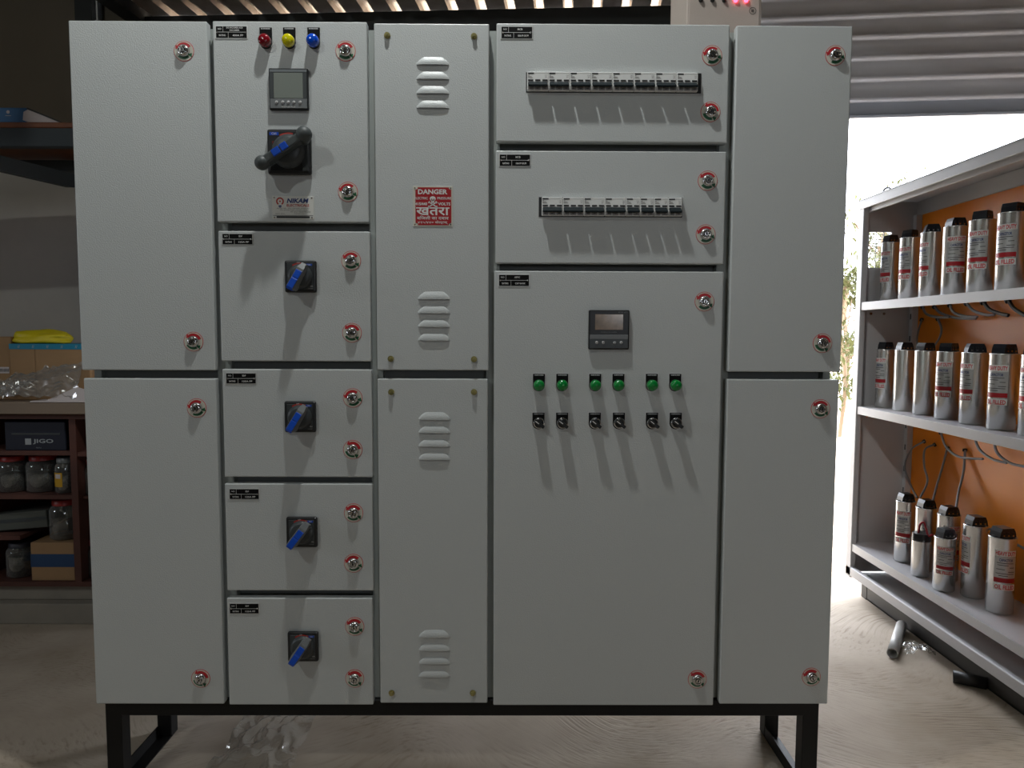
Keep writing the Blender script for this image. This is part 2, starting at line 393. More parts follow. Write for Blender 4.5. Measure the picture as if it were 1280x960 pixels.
for py in (76, 94, 112, 130): louvre('c1', 541, py)
for py in (369, 386.5, 403.5, 420.5): louvre('c1', 542.5, py)
for py in (519.5, 536, 553, 569.5): louvre('c2', 543, py)
for py in (791.5, 808, 824.5, 841): louvre('c2', 543, py)

# hexagonal cover screws
for d, px, py in (('c1', 484, 44.5), ('c1', 592.5, 45.5), ('c1', 488.5, 448.5), ('c1', 592.5, 449), ('c2', 489, 490), ('c2', 592.5, 490), ('c2', 489.5, 866), ('c2', 591, 866)):
    c = P(px, py); b = MB()
    b.cyl(c, c+Vector((0, -.0015, 0)), .0078, BRASS, 20); b.cyl(c+Vector((0, -.001, 0)), c+Vector((0, -.008, 0)), .0058, BRASS, 6, smooth=False)
    b.cyl(c+Vector((0, -.007, 0)), c+Vector((0, -.0095, 0)), .0040, BRASS, 16, r2=.003)
    b.build('cover_screw', DO[d], origin=c)

# danger sign
def danger():
    c = (P(516.5, 233.5)+P(565.5, 282.5))/2; w = .0985; h = .0985; b = MB(); x, y, z = c
    b.box(x-w/2, x+w/2, y-.0012, y, z-h/2, z+h/2, CREAM, .0004)
    q = .006; a = w/2-.0035; a2 = h/2-.003; x1 = x+.0015; A = a-.0012
    pts = [(x1-A+q, z-a2), (x1+A-q, z-a2), (x1+A-q, z-a2+q*.6), (x1+A, z-a2+q), (x1+A, z+a2-q), (x1+A-q, z+a2-q*.6), (x1+A-q, z+a2), (x1-A+q, z+a2), (x1-A+q, z+a2-q*.6), (x1-A, z+a2-q), (x1-A, z-a2+q), (x1-A+q, z-a2+q*.6)]
    b.prism(pts, y-.0016, y-.001, DRED)
    for sx in (-1, 1):
        for sz in (-1, 1): b.cyl((x+sx*(w/2-.005), y-.001, z+sz*(h/2-.005)), (x+sx*(w/2-.005), y-.0022, z+sz*(h/2-.005)), .0016, CHROME, 10)
    yf = y-.0019
    b.text('DANGER', x, z+h*.36, yf, h*.125, WHITE, w=w*.74, bold=.035)
    b.text('ELECTRIC', x-w*.29, z+h*.20, yf, h*.060, WHITE, w=w*.33, bold=.015); b.text('PRESSURE', x+w*.29, z+h*.20, yf, h*.060, WHITE, w=w*.35, bold=.015)
    b.text('415/440', x-w*.29, z+h*.06, yf, h*.075, WHITE, w=w*.30, bold=.03); b.text('VOLTS', x+w*.29, z+h*.06, yf, h*.075, WHITE, w=w*.31, bold=.03)
    # skull and crossed bones
    n = 20; b.add([(x+h*.075*math.cos(2*PI*i/n), yf, z+h*.19+h*.060*math.sin(2*PI*i/n)) for i in range(n)], [list(range(n))], WHITE)
    b.rect(x-h*.038, x+h*.038, z+h*.085, z+h*.16, yf, WHITE)
    for sx in (-1, 1):
        b.add([(x+sx*h*.03+h*.017*math.cos(2*PI*i/10), yf-.0003, z+h*.175+h*.014*math.sin(2*PI*i/10)) for i in range(10)], [list(range(10))], DRED)
        Tm = Matrix.Translation((x, 0, z+h*.045)) @ Matrix.Rotation(sx*.55, 4, 'Y')
        b.add([(-h*.11, yf, -h*.013), (h*.11, yf, -h*.013), (h*.11, yf, h*.013), (-h*.11, yf, h*.013)], [[0, 1, 2, 3]], WHITE, T=Tm)
        for e in (-1, 1):
            for q2 in (-1, 1): b.add([(e*h*.11+h*.019*math.cos(2*PI*i/10), yf, q2*h*.014+h*.017*math.sin(2*PI*i/10)) for i in range(10)], [list(range(10))], WHITE, T=Tm)
    b.rect(x-h*.006, x+h*.006, z+h*.12, z+h*.15, yf-.0003, DRED)
    b.text('खतरा', x, z-h*.125, yf, h*.20, WHITE, w=w*.84, bold=.02)
    b.text('बिजली का दबाव', x, z-h*.285, yf, h*.10, WHITE, w=w*.80, bold=.012)
    b.text('४१५/४४० वोल्टस्', x, z-h*.40, yf, h*.09, WHITE, w=w*.76, bold=.012)
    b.build('danger_sign', DO['c1'], origin=c, label='red danger sign with skull and white lettering')
danger()

# maker's plate
def maker():
    c = (P(341, 245)+P(392, 274.5))/2; w, h = .103, .057; b = MB(); x, y, z = c
    b.box(x-w/2, x+w/2, y-.0015, y, z-h/2, z+h/2, mat('maker_plate', (.66, .66, .62), .4), .0005)
    yf = y-.0019
    b.text('NIKAM', x+w*.115, z+h*.30, yf, h*.20, NAVY, w=w*.50, bold=.035, shear=.25)
    b.text('ELECTRICALS', x+w*.12, z+h*.10, yf, h*.11, BRED, w=w*.54, bold=.03)
    b.arc(x-w*.31, z+h*.27, yf, h*.11, h*.17, -60, 240, BRED); b.arc(x-w*.31, z+h*.27, yf, 0, h*.035, 0, 360, BRED)
    b.rect(x-w*.345, x-w*.275, z+h*.035, z+h*.095, yf, NAVY); b.rect(x-w*.33, x-w*.29, z+h*.0, z+h*.025, yf, NAVY)
    b.text('AN ISO 9001 : 2015 CERTIFIED COMPANY', x, z-h*.03, yf, h*.035, INK, w=w*.78)
    b.text('MFG. OF ELECTRICAL CONTROL PANELS', x+w*.03, z-h*.10, yf, h*.04, INK, w=w*.68); b.text('H.T. & L.T. ELECTRICALS', x+w*.18, z-h*.175, yf, h*.05, INK, w=w*.48, bold=.01)
    b.text('GST NO.            CONTACT', x-w*.05, z-h*.26, yf, h*.035, INK, w=w*.75)
    b.rect(x-w*.48, x+w*.48, z-h*.345, z-h*.325, yf, INK); b.rect(x-w*.40, x+w*.40, z-h*.45, z-h*.36, yf, INK)
    for sx in (-1, 1):
        for sz in (.42, -.42): b.ball((x+sx*w*.45, y-.0015, z+sz*h), .0022, CHROME, 10, (1, .5, 1))
    b.build('maker_plate', DO['b1'], origin=c, label="pale metal maker's plate with blue and red lettering")
maker()

# meters
def meter(a, bb, kind):
    p0, p1 = P(*a, .006), P(*bb, .006); x0, x1, z1, z0 = p0.x, p1.x, p0.z, p1.z; y = DY; w = x1-x0; h = z1-z0
    cx, cz = (x0+x1)/2, (z0+z1)/2
    b = MB(); b.box(x0, x1, y-.010, y+.001, z0, z1, BLKPL, .003, seg=2)
    X = lambda u: x0+w*u
    ZZ = lambda v: z1-h*v
    if kind == 1:
        b.box(X(.03), X(.97), y-.0108, y-.009, ZZ(.965), ZZ(.735), MGREY, .0005); b.box(X(.03), X(.97), y-.0108, y-.009, ZZ(.10), ZZ(.04), LCDB, .0004)
        b.box(X(.03), X(.125), y-.0107, y-.009, ZZ(.73), ZZ(.11), DGREY); b.box(X(.875), X(.97), y-.0107, y-.009, ZZ(.73), ZZ(.11), DGREY)
        b.text('MULTIFUNCTION', X(.5), ZZ(.935), y-.0112, h*.028, WHITE, w=w*.34)
    else:
        b.box(X(.03), X(.97), y-.0108, y-.009, ZZ(.965), ZZ(.735), DGREY, .0005); b.box(X(.03), X(.97), y-.0110, y-.009, ZZ(.735), ZZ(.625), MGREY, .0004)
        b.text('POWER FACTOR CONTROL', X(.5), ZZ(.56), y-.0107, h*.028, MGREY, w=w*.40); b.text('PFC', X(.84), ZZ(.055), y-.0107, h*.028, MGREY, w=w*.22)
    m = b.build('power_meter' if kind == 1 else 'power_factor_controller', panel, origin=(cx, y, z0))
    b = MB()
    if kind == 1: b.box(X(.13), X(.87), y-.0106, y-.009, ZZ(.725), ZZ(.115), LCD, .0004)
    else: b.box(X(.155), X(.845), y-.0106, y-.009, ZZ(.50), ZZ(.11), LCD2, .0004)
    b.build('screen', m)
    for u in ((.20, .36, .50, .64, .80) if kind == 1 else (.20, .36, .64, .80)):
        b = MB(); r = .0037; c = Vector((X(u), y-.0108, ZZ(.825)))
        b.lathe(c, (0, -1, 0), [(0, r), (.0015, r), (.002, r*.8), (.002, 0)], BTN, 16)
        b.rect(c.x-.0012, c.x+.0012, c.z-.0005, c.z+.0005, c.y-.0023, INK); b.build('button', m)
meter((336, 85.5), (386, 138), 1); meter((736, 387.5), (786, 437), 2)

# indicator lamps and selector switches
def tab(b, x, y, ztop, w, h, m, t):     # legend plate: square top, round bottom
    r = w/2; pts = [(x-r, ztop), (x-r, ztop-h+r)]+[(x+r*math.cos(a), ztop-h+r+r*math.sin(a)) for a in [PI+PI*i/12 for i in range(1, 12)]]+[(x+r, ztop-h+r), (x+r, ztop)]
    b.prism(pts, y-t, y, m)
def pilot(px, py, ytop, lens, txt, w=.031, r=.0150):
    c = P(px, py, .019); cc = Vector((c.x, DY, c.z)); zt = P(px, ytop).z
    b = MB(); tab(b, cc.x, DY, zt+.0012, w+.002, zt-c.z+w/2+.004, ALU, .0010); tab(b, cc.x, DY-.0009, zt-.0006, w-.001, zt-c.z+w/2, NPBLACK, .0016)
    b.cyl(cc+Vector((0, -.002, 0)), cc+Vector((0, -.008, 0)), r*1.02, BLKPL, 28)
    b.rect(c.x-w*.38, c.x+w*.38, zt-.0055, zt-.0018, DY-.0027, MGREY); b.text(txt, c.x, zt-.0036, DY-.0029, .0022, WHITE, w=w*.66, bold=.02)
    m = b.build('indicator_lamp', panel, origin=cc)
    b = MB(); b.lathe(cc, (0, -1, 0), [(.007, r), (.0155, r*.98), (.0185, r*.93), (.0215, r*.72), (.0232, r*.42), (.0238, 0)], lens, 28)
    b.build('lens', m, label={'red_lens': 'dark red lens', 'yellow_lens': 'yellow lens', 'blue_lens': 'blue lens', 'green_lens': 'green lens'}[lens.name])
pilot(329.3, 49, 34.5, RLENS, 'R PHASE'); pilot(359, 49, 34.5, YLENS, 'Y PHASE'); pilot(389.7, 49, 34.5, BLENS, 'B PHASE')
GX = (674, 703.4, 745, 774.3, 816.3, 846)
for i, gx in enumerate(GX): pilot(gx, 482, 467, GLENS, 'CAP %d ON' % (i+1), r=.0142)
def selector(px, py, ytop, ang):
    w = .0315; r = .0142; c = P(px, py); cc = Vector((c.x, DY, c.z)); zt = P(px-1.5, ytop).z; b = MB()
    tab(b, cc.x-.001, DY, zt+.0012, w+.002, zt-c.z+w/2+.004, ALU, .0010); tab(b, cc.x-.001, DY-.0009, zt-.0006, w-.001, zt-c.z+w/2, NPBLACK, .0016)
    b.rect(c.x-w*.42, c.x+w*.38, zt-.0055, zt-.0018, DY-.0027, MGREY); b.text('AUTO OFF MAN', c.x, zt-.0036, DY-.0029, .0020, WHITE, w=w*.6, bold=.02)
    m = b.build('selector_switch', panel, origin=cc)
    b = MB(); b.lathe(cc, (0, -1, 0), [(.002, r), (.008, r), (.010, r*.9), (.010, r*.7)], CHROME, 28); b.build('bezel_ring', m, label='chrome ring')
    b = MB(); T = Matrix.Translation(cc) @ Matrix.Rotation(ang, 4, 'Y')
    b.lathe(cc, (0, -1, 0), [(.008, r*.82), (.013, r*.80), (.015, r*.7), (.015, 0)], BLKPL, 24)
    b.box(-.0145, .0150, -.029, -.012, -.0042, .0042, BLKPL, .0018, T=T, seg=2); b.box(-.0125, -.001, -.0296, -.028, -.0010, .0010, WHITE, T=T)
    b.build('knob', m)
for i, sx in enumerate((673.5, 703, 743.8, 773.8, 815.2, 844.8)): selector(sx, 528.5, 515.5, math.radians(38))

# circuit breakers behind cut-outs in the doors
def breaker_row(pa, pb, poles, black):
    p0, p1 = P(*pa), P(*pb); x0, x1, z1, z0 = p0.x, p1.x, p0.z, p1.z; n = sum(poles)
    b = MB(); b.box(x0-.001, x1+.001, DY-.0009, DY+.001, z0-.001, z1+.001, KEYH); b.build('breaker_cutout', panel, label='black edge of the breaker opening')
    xa = x0+(.006 if black < 0 else .0015); xb = x1-(.009 if black > 0 else .0015); pw = (xb-xa)/n; x = xa; h = z1-z0-.002; zc = z0+.001
    for k in poles:
        wx = k*pw; b = MB(); a, e = x+.0003, x+wx-.0003
        b.box(a, e, DY-.010, DY-.0008, zc, zc+h, MCBW, .0008)
        for i in range(k):       # lower recessed terminals and toggle windows
            s0 = x+i*pw
            b.box(s0+.0014, s0+pw-.0014, DY-.0106, DY-.009, zc+h*.03, zc+h*.27, MCBG, .0006)
            b.box(s0+pw*.33, s0+pw*.67, DY-.0110, DY-.0100, zc+h*.10, zc+h*.13, KEYH)
            b.box(s0+pw*.14, s0+pw*.86, DY-.0112, DY-.0095, zc+h*.50, zc+h*.585, KEYH)
            if i: b.rect(s0-.0002, s0+.0002, zc+h*.02, zc+h*.5, DY-.0103, KEYH)
        b.rect(a+.0005, e-.0005, zc+h*.925, zc+h*.94, DY-.0103, MCBG)
        b.box(a+.0015, a+pw*.95, DY-.0105, DY-.009, zc+h*.88, zc+h*.955, INK)
        b.rect(a+.0015, a+.0055, zc+h*.80, zc+h*.83, DY-.0103, MCBG); b.rect(a+.0015, a+.011, zc+h*.73, zc+h*.76, DY-.0103, MCBG); b.rect(a+.0015, a+.013, zc+h*.67, zc+h*.70, DY-.0103, MCBG)
        b.text('C63', e-.006, zc+h*.81, DY-.0104, h*.07, MCBG, w=.006); b.text('3P' if k == 3 else '2P', e-.006, zc+h*.71, DY-.0104, h*.07, MCBG, w=.005)
        m = b.build('circuit_breaker', panel, origin=((a+e)/2, DY, zc))
        b = MB(); T = Matrix.Translation((0, DY-.009, zc+h*.40)) @ Matrix.Rotation(math.radians(38), 4, 'X')
        b.box(a+.0022, e-.0022, -.017, .003, -h*.055, h*.065, TOGG, .0015, T=T)
        b.build('toggle', m, label='black linked toggle'); x += wx
breaker_row((658, 91), (875.5, 116.5), [3]*8, 1)
breaker_row((674, 247), (852, 271.5), [3]*4+[2]*4, -1)

# rotary door switches with blue-topped handles
def rotary(px, py, ang):
    c = P(px, py); x, y, z = c; s = .0395; b = MB()
    b.box(x-s, x+s, y-.012, y, z-s, z+s, BLKPL, .005, seg=3)
    b.box(x-s+.007, x+s-.007, y-.0128, y-.011, z-s+.007, z+s-.007, DGREY, .001)
    b.arc(x, z, y-.0133, .029, .034, 60, 125, BRED); b.text('OFF', x-.004, z+.0335, y-.0136, .003, WHITE)
    b.rect(x+.016, x+.030, z+.026, z+.031, y-.0133, BLUE); b.text('C&S', x+.023, z+.0285, y-.0135, .003, WHITE)
    b.text('ON', x+.028, z-.024, y-.0134, .003, WHITE); b.rect(x+.020, x+.031, z-.031, z-.0295, y-.0134, MGREY)
    m = b.build('rotary_switch', panel, origin=c)
    b = MB(); b.lathe(c, (0, -1, 0), [(.012, .031), (.016, .030), (.022, .026), (.0235, .022), (.0235, 0)], DGREY, 36)
    T = Matrix.Translation(c) @ Matrix.Rotation(ang, 4, 'Y')
    # grip: a wedge, tallest at its long lower end
    prf = [(-.037, .010, .020, .047), (-.032, .0125, .020, .049), (.020, .012, .020, .040), (.034, .008, .020, .031)]
    vs = []
    for gx_, hw, n0, n1 in prf: vs += [(gx_, -n0, -hw), (gx_, -n0, hw), (gx_, -n1, hw*.72), (gx_, -n1, -hw*.72)]
    fs = [[k*4+i, k*4+(i+1) % 4, k*4+4+(i+1) % 4, k*4+4+i] for k in range(3) for i in range(4)]+[[3, 2, 1, 0], [12, 13, 14, 15]]
    b.add(vs, fs, MGREY, T=T)
    h = b.build('handle', m, origin=c)
    b = MB(); vs = []
    for gx_, n1 in ((-.0375, .0475), (-.032, .0505), (-.010, .0468), (-.0075, .0453), (-.005, .0459), (.013, .0428), (.0145, .0405)): vs += [(gx_, -n1+.004, -.0082), (gx_, -n1+.004, .0082), (gx_, -n1, .0075), (gx_, -n1, -.0075)]
    b.add(vs, [[k*4+i, k*4+(i+1) % 4, k*4+4+(i+1) % 4, k*4+4+i] for k in range(6) for i in range(4)]+[[3, 2, 1, 0], [24, 25, 26, 27]], BLUE, T=T)
    b.box(-.0385, -.0365, -.046, -.026, -.0075, .0075, BLUE, .0005, T=T)
    # a sub-part of the switch beside the handle
    b.build('blue_grip', m, label='blue grip insert')
for px, py, a in ((377, 346, 62), (376.5, 520.5, 60), (378.5, 664, 53), (380, 806.5, 56)): rotary(px, py, -math.radians(a))

def big_switch():
    c = P(363.5, 191.5); x, y, z = c; s = .0535; b = MB()
    b.box(x-s, x+s, y-.016, y, z-s-.001, z+s+.001, BLKPL, .006, seg=3); b.box(x-s+.006, x+s-.006, y-.017, y-.015, z-s+.006, z+s-.006, BLKPL, .001)
    b.box(x+s*.62, x+s*.90, y-.020, y-.016, z-s*.9, z+s*.6, DGREY, .002, seg=2)
    b.rect(x-s*.86, x-s*.44, z+s*.72, z+s*.86, y-.0173, BLUE); b.text('C&S', x-s*.65, z+s*.79, y-.0176, .005, WHITE)
    b.arc(x, z, y-.0174, s*.72, s*.84, 75, 120, BRED); b.text('0', x-s*.7, z+s*.4, y-.0176, .006, BRED)
    m = b.build('main_switch', panel, origin=c)
    b = MB(); b.lathe(c, (0, -1, 0), [(.016, .042), (.020, .041), (.030, .033), (.033, .029), (.033, 0)], DGREY, 40); b.build('switch_hub', m)
    k1, k2 = U(327.5, 203.5, DY-.052), U(380, 168, DY-.052); d = (k2-k1).normalized(); ang = -math.atan2(d.z, d.x); L = (k2-k1).length; mid = (k1+k2)/2
    b = MB(); T = Matrix.Translation(mid) @ Matrix.Rotation(ang, 4, 'Y')
    b.box(-L/2, L/2, -.010, .020, -.0105, .0105, KNOB, .004, T=T, seg=2)
    b.ball(k1, .0175, KNOB, 28); b.ball(k2, .0190, KNOB, 28)
    b.cyl(k2, k2+Vector((-.006, .022, -.008)), .017, KNOB, 20, r2=.013)
    b.build('handle', m, origin=mid, label='dark grey handle with a ball at each end')
    b = MB(); b.box(-L/2+.034, -.006, -.0135, -.008, -.0085, .0085, BLUE, .0015, T=T, seg=2); b.box(-.003, L/2-.046, -.0135, -.008, -.0085, .0085, BLUE, .0015, T=T, seg=2)
    b.build('blue_grip', m, label='blue grip insert')
big_switch()

# stand
SX0, SX1 = -1.058, .828
st = MB(); z0, z1 = .216, .260
st.box(SX0, SX1, 1.772, 1.812, z0, z1, BLACKP, .002); st.box(SX0, SX1, 2.035, 2.075, z0, z1, BLACKP, .002)
for x in (SX0, SX1-.042): st.box(x, x+.042, 1.80, 2.05, z0+.001, z1-.001, BLACKP)
stand = st.build('stand_frame', panel, origin=((SX0+SX1)/2, 1.92, .216))
for x in (SX0, SX1-.042):
    for y in (1.772, 2.033):
        b = MB(); b.box(x, x+.042, y, y+.042, 0, z0+.004, BLACKP, .002); b.build('leg', stand)
    b = MB(); b.box(x+.001, x+.041, 1.80, 2.045, 0, .004, BLACKP); b.box(x+.001, x+.005, 1.80, 2.045, 0, .036, BLACKP); b.build('foot_rail', stand)

# controller with red lamps, standing on the panel
p0, p1 = U(858, 28.5, 1.80), U(951.5, 28.5, 1.80); zt = PZ1-.006
ctl = MB(); ctl.box(p0.x, p1.x, 1.80, 1.98, zt, zt+.30, CTRL, .003, seg=2); ctl.box(p0.x+.006, p1.x-.006, 1.7985, 1.80, zt+.006, zt+.29, CTRL, .0006)
w0 = p1.x-p0.x
cy = U(941, 13.5, 1.798); ctl.arc(cy.x, cy.z, 1.7982, .0075, .0088, 0, 360, INK); ctl.text('IE', cy.x, cy.z, 1.7981, .007, INK, bold=.03)
o = ctl.build('relay_controller', origin=((p0.x+p1.x)/2, 1.89, zt))
tag(o, 'small beige controller box with a row of red lamps standing on the grey panel', 'controller')
for px in (876, 890.5, 905, 919.5, 932.5):
    c = U(px, 0.5, 1.7985); b = MB(); lit = px > 910
    b.lathe((c.x, 1.7985, c.z), (0, -1, 0), [(0, .0056), (.003, .0054), (.005, .0035), (.0055, 0)], LEDR if lit else KEYH, 16)
    b.build('led', o, label='glowing red lamp' if lit else 'dark unlit lamp')

# ------------------------------------------------------------------ capacitor rack
RX, RB, RN, RF, RT = 1.60, 1.865, 1.62, 3.205, 1.835
SH = (1.376, .903, .262)
rack = thing('capacitor_rack', 'open grey steel rack with orange back plate holding rows of silver capacitors', 'rack', (1.75, 2.4, 0))
b = MB()   # far end panel with a square vent hole
vx0, vx1, vz0, vz1 = 1.640, 1.742, 1.535, 1.695
for x0, x1, za, zb in ((RX+.004, vx0, .12, RT-.004), (vx1, RB+.13, .12, RT-.004), (vx0, vx1, .12, vz0), (vx0, vx1, vz1, RT-.004)):
    b.box(x0, x1, RF-.018, RF-.004, za, zb, RACKP)
e = b.build('end_panel', rack)
b = MB()
for i in range(1, 15): z = vz0+(vz1-vz0)*i/15; b.box(vx0-.002, vx1+.002, RF-.014, RF-.010, z-.0013, z+.0013, FRAMEP)
for i in (1, 2): x = vx0+(vx1-vx0)*i/3; b.box(x-.0015, x+.0015, RF-.016, RF-.012, vz0, vz1, FRAMEP)
b.build('vent_grille', e)
b = MB(); b.box(RX+.004, RB+.13, RN, RN+.014, .12, RT-.004, RACKP); b.build('end_panel', rack)
for y0, y1 in ((RF-.045, RF), (RN, RN+.045)):
    b = MB(); b.box(RX-.002, RX+.022, y0, y1, .10, RT-.002, RACKP, .002); b.build('front_post', rack)
b = MB(); b.box(RX-.006, RB+.14, RN-.004, RF+.004, RT-.003, RT+.003, RACKP); b.box(RX-.006, RX-.002, RN-.004, RF+.004, RT-.04, RT, RACKP, .001)
b.box(RX+.02, RX+.03, RN+.02, RF-.02, RT-.055, RT-.003, RACKP)
b.build('top_panel', rack)
b = MB(); b.box(RB, RB+.004, RN+.02, RF-.02, .15, RT-.065, ORANGE); b.build('back_plate', rack, label='orange back plate')
b = MB(); b.box(RB-.012, RB+.02, RN+.02, RF-.019, RT-.065, RT-.004, RACKP); b.build('top_rail', rack)
b = MB(); b.box(RB-.028, RB-.001, RF-.045, RF-.019, .14, RT-.065, RACKP, .001)
for i in range(14): b.box(RB-.0285, RB-.0275, RF-.036, RF-.028, .3+i*.1, .325+i*.1, KEYH)
b.build('back_post', rack)
b = MB(); b.box(RB+.125, RB+.13, RN+.01, RF-.02, .12, RT-.004, RACKP); b.build('outer_back', rack)
for z in SH:
    b = MB(); b.box(RX+.004, RB-.002, RN+.016, RF-.02, z-.004, z, RACKP); b.box(RX+.002, RX+.008, RN+.016, RF-.02, z-.036, z, RACKP, .001)
    for yy in (RF-.06, RF-.12): b.cyl((RX+.06+(yy-RF+.12), RF-.018, z-.05), (RX+.06+(yy-RF+.12), RF-.024, z-.05), .006, CHROME, 8)
    b.build('shelf', rack)
b = MB(); b.box(RX-.002, RX+.02, RN, RF, .108, .150, RACKP, .003); b.box(RX+.02, RB+.13, RN, RF, .108, .114, RACKP); b.build('bottom_rail', rack)
b = MB(); b.box(RX+.072, RX+.085, RN-.03, RF-.01, .0, .1075, BASEP, .002); b.box(RX+.072, RX+.11, RN-.03, RF-.01, 0, .008, BASEP, .001); b.box(RX+.072, RX+.12, RN-.03, RF-.01, .1, .1075, BASEP)
b.box(RB+.05, RB+.07, RN-.03, RF-.01, .0, .1075, BASEP)
for y in (RN+.05, RF-.06): b.box(RX+.07, RB+.055, y, y+.04, .0, .10, BASEP)
b.build('base_channel', rack)
b = MB(); ec = UX(1087.5, 246, 1.70); ec = Vector((1.68, 3.12, RT+.024)); n = 24
b.tube([(ec.x+.02*math.cos(a), ec.y, ec.z+.02*math.sin(a)) for a in [2*PI*i/12 for i in range(13)]], .005, RACKP, 8, 2); b.cyl((ec.x, ec.y, RT+.002), (ec.x, ec.y, RT+.008), .011, RACKP, 16)
b.build('lifting_eye', rack)

ORD = ('farthest', 'second', 'third', 'fourth', 'fifth', 'sixth', 'seventh')
def capacitor(x, y, z, r, h, label, face, group, lid=0, cap=True, nolabel=False):
    t = thing('capacitor', label, 'capacitor', (x, y, z), group)
    c = Vector((x, y, z)); b = MB()
    b.lathe(c, (0, 0, 1), [(0, 0), (0, r*.9), (.004, r), (h-.006, r), (h-.002, r*1.03), (h, r*1.02), (h, r*.93), (h-.003, r*.92), (h-.003, 0)], CAN, 36)
    b.build('can', t, origin=c)
    Rz = Matrix.Translation(c) @ Matrix.Rotation(lid, 4, 'Z')
    b = MB()
    if cap:   # terminal block: trapezium with three terminal openings
        b.cyl(c+Vector((0, 0, h-.004)), c+Vector((0, 0, h+.004)), r*.78, TCAP, 24)
        pts = [(-r*.74, h), (r*.74, h), (r*.66, h+.018), (r*.50, h+.032), (-r*.50, h+.032), (-r*.66, h+.018)]
        b.prism(pts, -r*.55, r*.55, TCAP, T=Rz)
        for i in (-1, 0, 1): b.box(i*r*.42-.004, i*r*.42+.004, -r*.60, -r*.5, h+.006, h+.020, TCAP, .001, T=Rz); b.box(i*r*.42-.0025, i*r*.42+.0025, -r*.62, -r*.6, h+.006, h+.010, CHROME, T=Rz)
    else:
        b.cyl(c+Vector((0, 0, h-.006)), c+Vector((0, 0, h+.024)), r*1.04, TCAP, 28, r2=r*.98)
    b.build('terminal_cap', t, origin=c+Vector((0, 0, h)))
    if nolabel: return t
    R2 = r+.0007
    def bend(p):          # wrap a flat layout on the can
        a = face+p.x/R2; return Vector((c.x+math.sin(a)*(R2-p.y), c.y-math.cos(a)*(R2-p.y), c.z+p.z))
    b = MB(); w = r*1.65; zm = h*.60; hh = h*.50
    b.rect(-w*.5, w*.5, zm+hh*.34, zm+hh*.50, 0, WHITE, fn=bend, n=12)
    b.rect(-w*.5, w*.5, zm-hh*.22, zm+hh*.33, 0, mat('label_foil', (.50, .50, .50), .35, .4), fn=bend, n=12)
    b.rect(-w*.5, w*.5, zm-hh*.34, zm-hh*.22, 0, DRED, fn=bend, n=12)
    b.rect(-w*.5, w*.5, zm-hh*.54, zm-hh*.38, 0, WHITE, fn=bend, n=12)
    f = lambda p: bend(Vector((p.x, p.y, p.z)))
    b.text('HEAVY DUTY', 0, zm+hh*.42, -.0005, hh*.11, SRED, w=w*.92, bold=.03, fn=f)
    b.text('CAPACITOR', 0, zm+hh*.25, -.0005, hh*.075, NAVY, w=w*.6, bold=.03, fn=f)
    for k, (u0, u1) in enumerate(((-.40, .34), (-.36, .10), (.16, .40), (-.40, -.05), (.10, .42), (-.42, .40), (-.3, .1))):
        zz = zm+hh*(.17-k*.055); b.rect(w*u0, w*u1, zz-hh*.008, zz+hh*.008, -.0005, INK, fn=f, n=6)
    b.text('OIL FILLED', 0, zm-hh*.46, -.0005, hh*.12, SRED, w=w*.88, bold=.03, fn=f)
    b.build('printed_label', t, origin=c+Vector((0, 0, zm)))
    return t
RR = (.0355, .0375, .0385, .0405, .0415, .0425, .0430)
face1 = (-1.25, -1.15, -1.5, -.42, -.95, -1.1, -1.0); face2 = (-1.2, 2.2, 2.4, -1.05, -1.45, -1.1, -1.2)
for i in range(7):
    y = 3.115-.15*i; g = None
    where = ORD[i]+(' from the camera' if i == 0 else ' from the far end')
    capacitor(1.70, y, SH[0], RR[i], .262, f'silver can capacitor, {where} in the row on the top shelf', face1[i], 'capacitors on the top shelf', (.2, .5, -.3, .0, .6, .5, .3)[i])
    capacitor(1.70, y+.005, SH[1], RR[i], .262, f'silver can capacitor, {where} in the row on the middle shelf', face2[i], 'capacitors on the middle shelf', (.3, 0, .2, .5, -.3, .3, .2)[i], nolabel=i in (1, 2))
S3 = SH[2]
g3 = 'capacitors on the bottom shelf'
def low(px, py, r, h, lab, face, **k):
    p = UZ(px, py, S3); return p, capacitor(p.x, p.y, S3, r, h, lab, face, g3, **k)
low(1129, 701, .0375, .262, 'tall silver capacitor at the far end of the bottom shelf', -.75)
low(1154.5, 712, .0385, .262, 'tall silver capacitor behind the short open one on the bottom shelf', 2.5, nolabel=True)
low(1182.5, 724, .040, .262, 'tall silver capacitor behind the shorter labelled one on the bottom shelf', -.2)
ps, _ = low(1149.5, 719, .0335, .150, 'short silver capacitor with a black lid and red cable on the bottom shelf', 2.6, cap=False, nolabel=True)
low(1179, 737, .0370, .205, 'shorter labelled silver capacitor standing in front on the bottom shelf', -.55, lid=.1)
low(1215.5, 745, .0400, .270, 'tall silver capacitor with its label turned left on the bottom shelf', -1.75)
low(1248.5, 764, .0420, .268, 'tall silver capacitor nearest the camera on the bottom shelf, label facing out', -.30, lid=.1)
b = MB(); q = Vector((ps.x, ps.y, S3+.174))
b.tube([q+Vector((-.012, 0, 0)), q+Vector((-.014, -.01, .035)), q+Vector((0, -.012, .045)), q+Vector((.006, -.02, .02)), q+Vector((.01, -.03, -.004)), q+Vector((.028, -.028, .002))], .004, REDC, 8)
tag(b.build('cable'), 'red cable looped on the short capacitor with the black lid', 'cable')

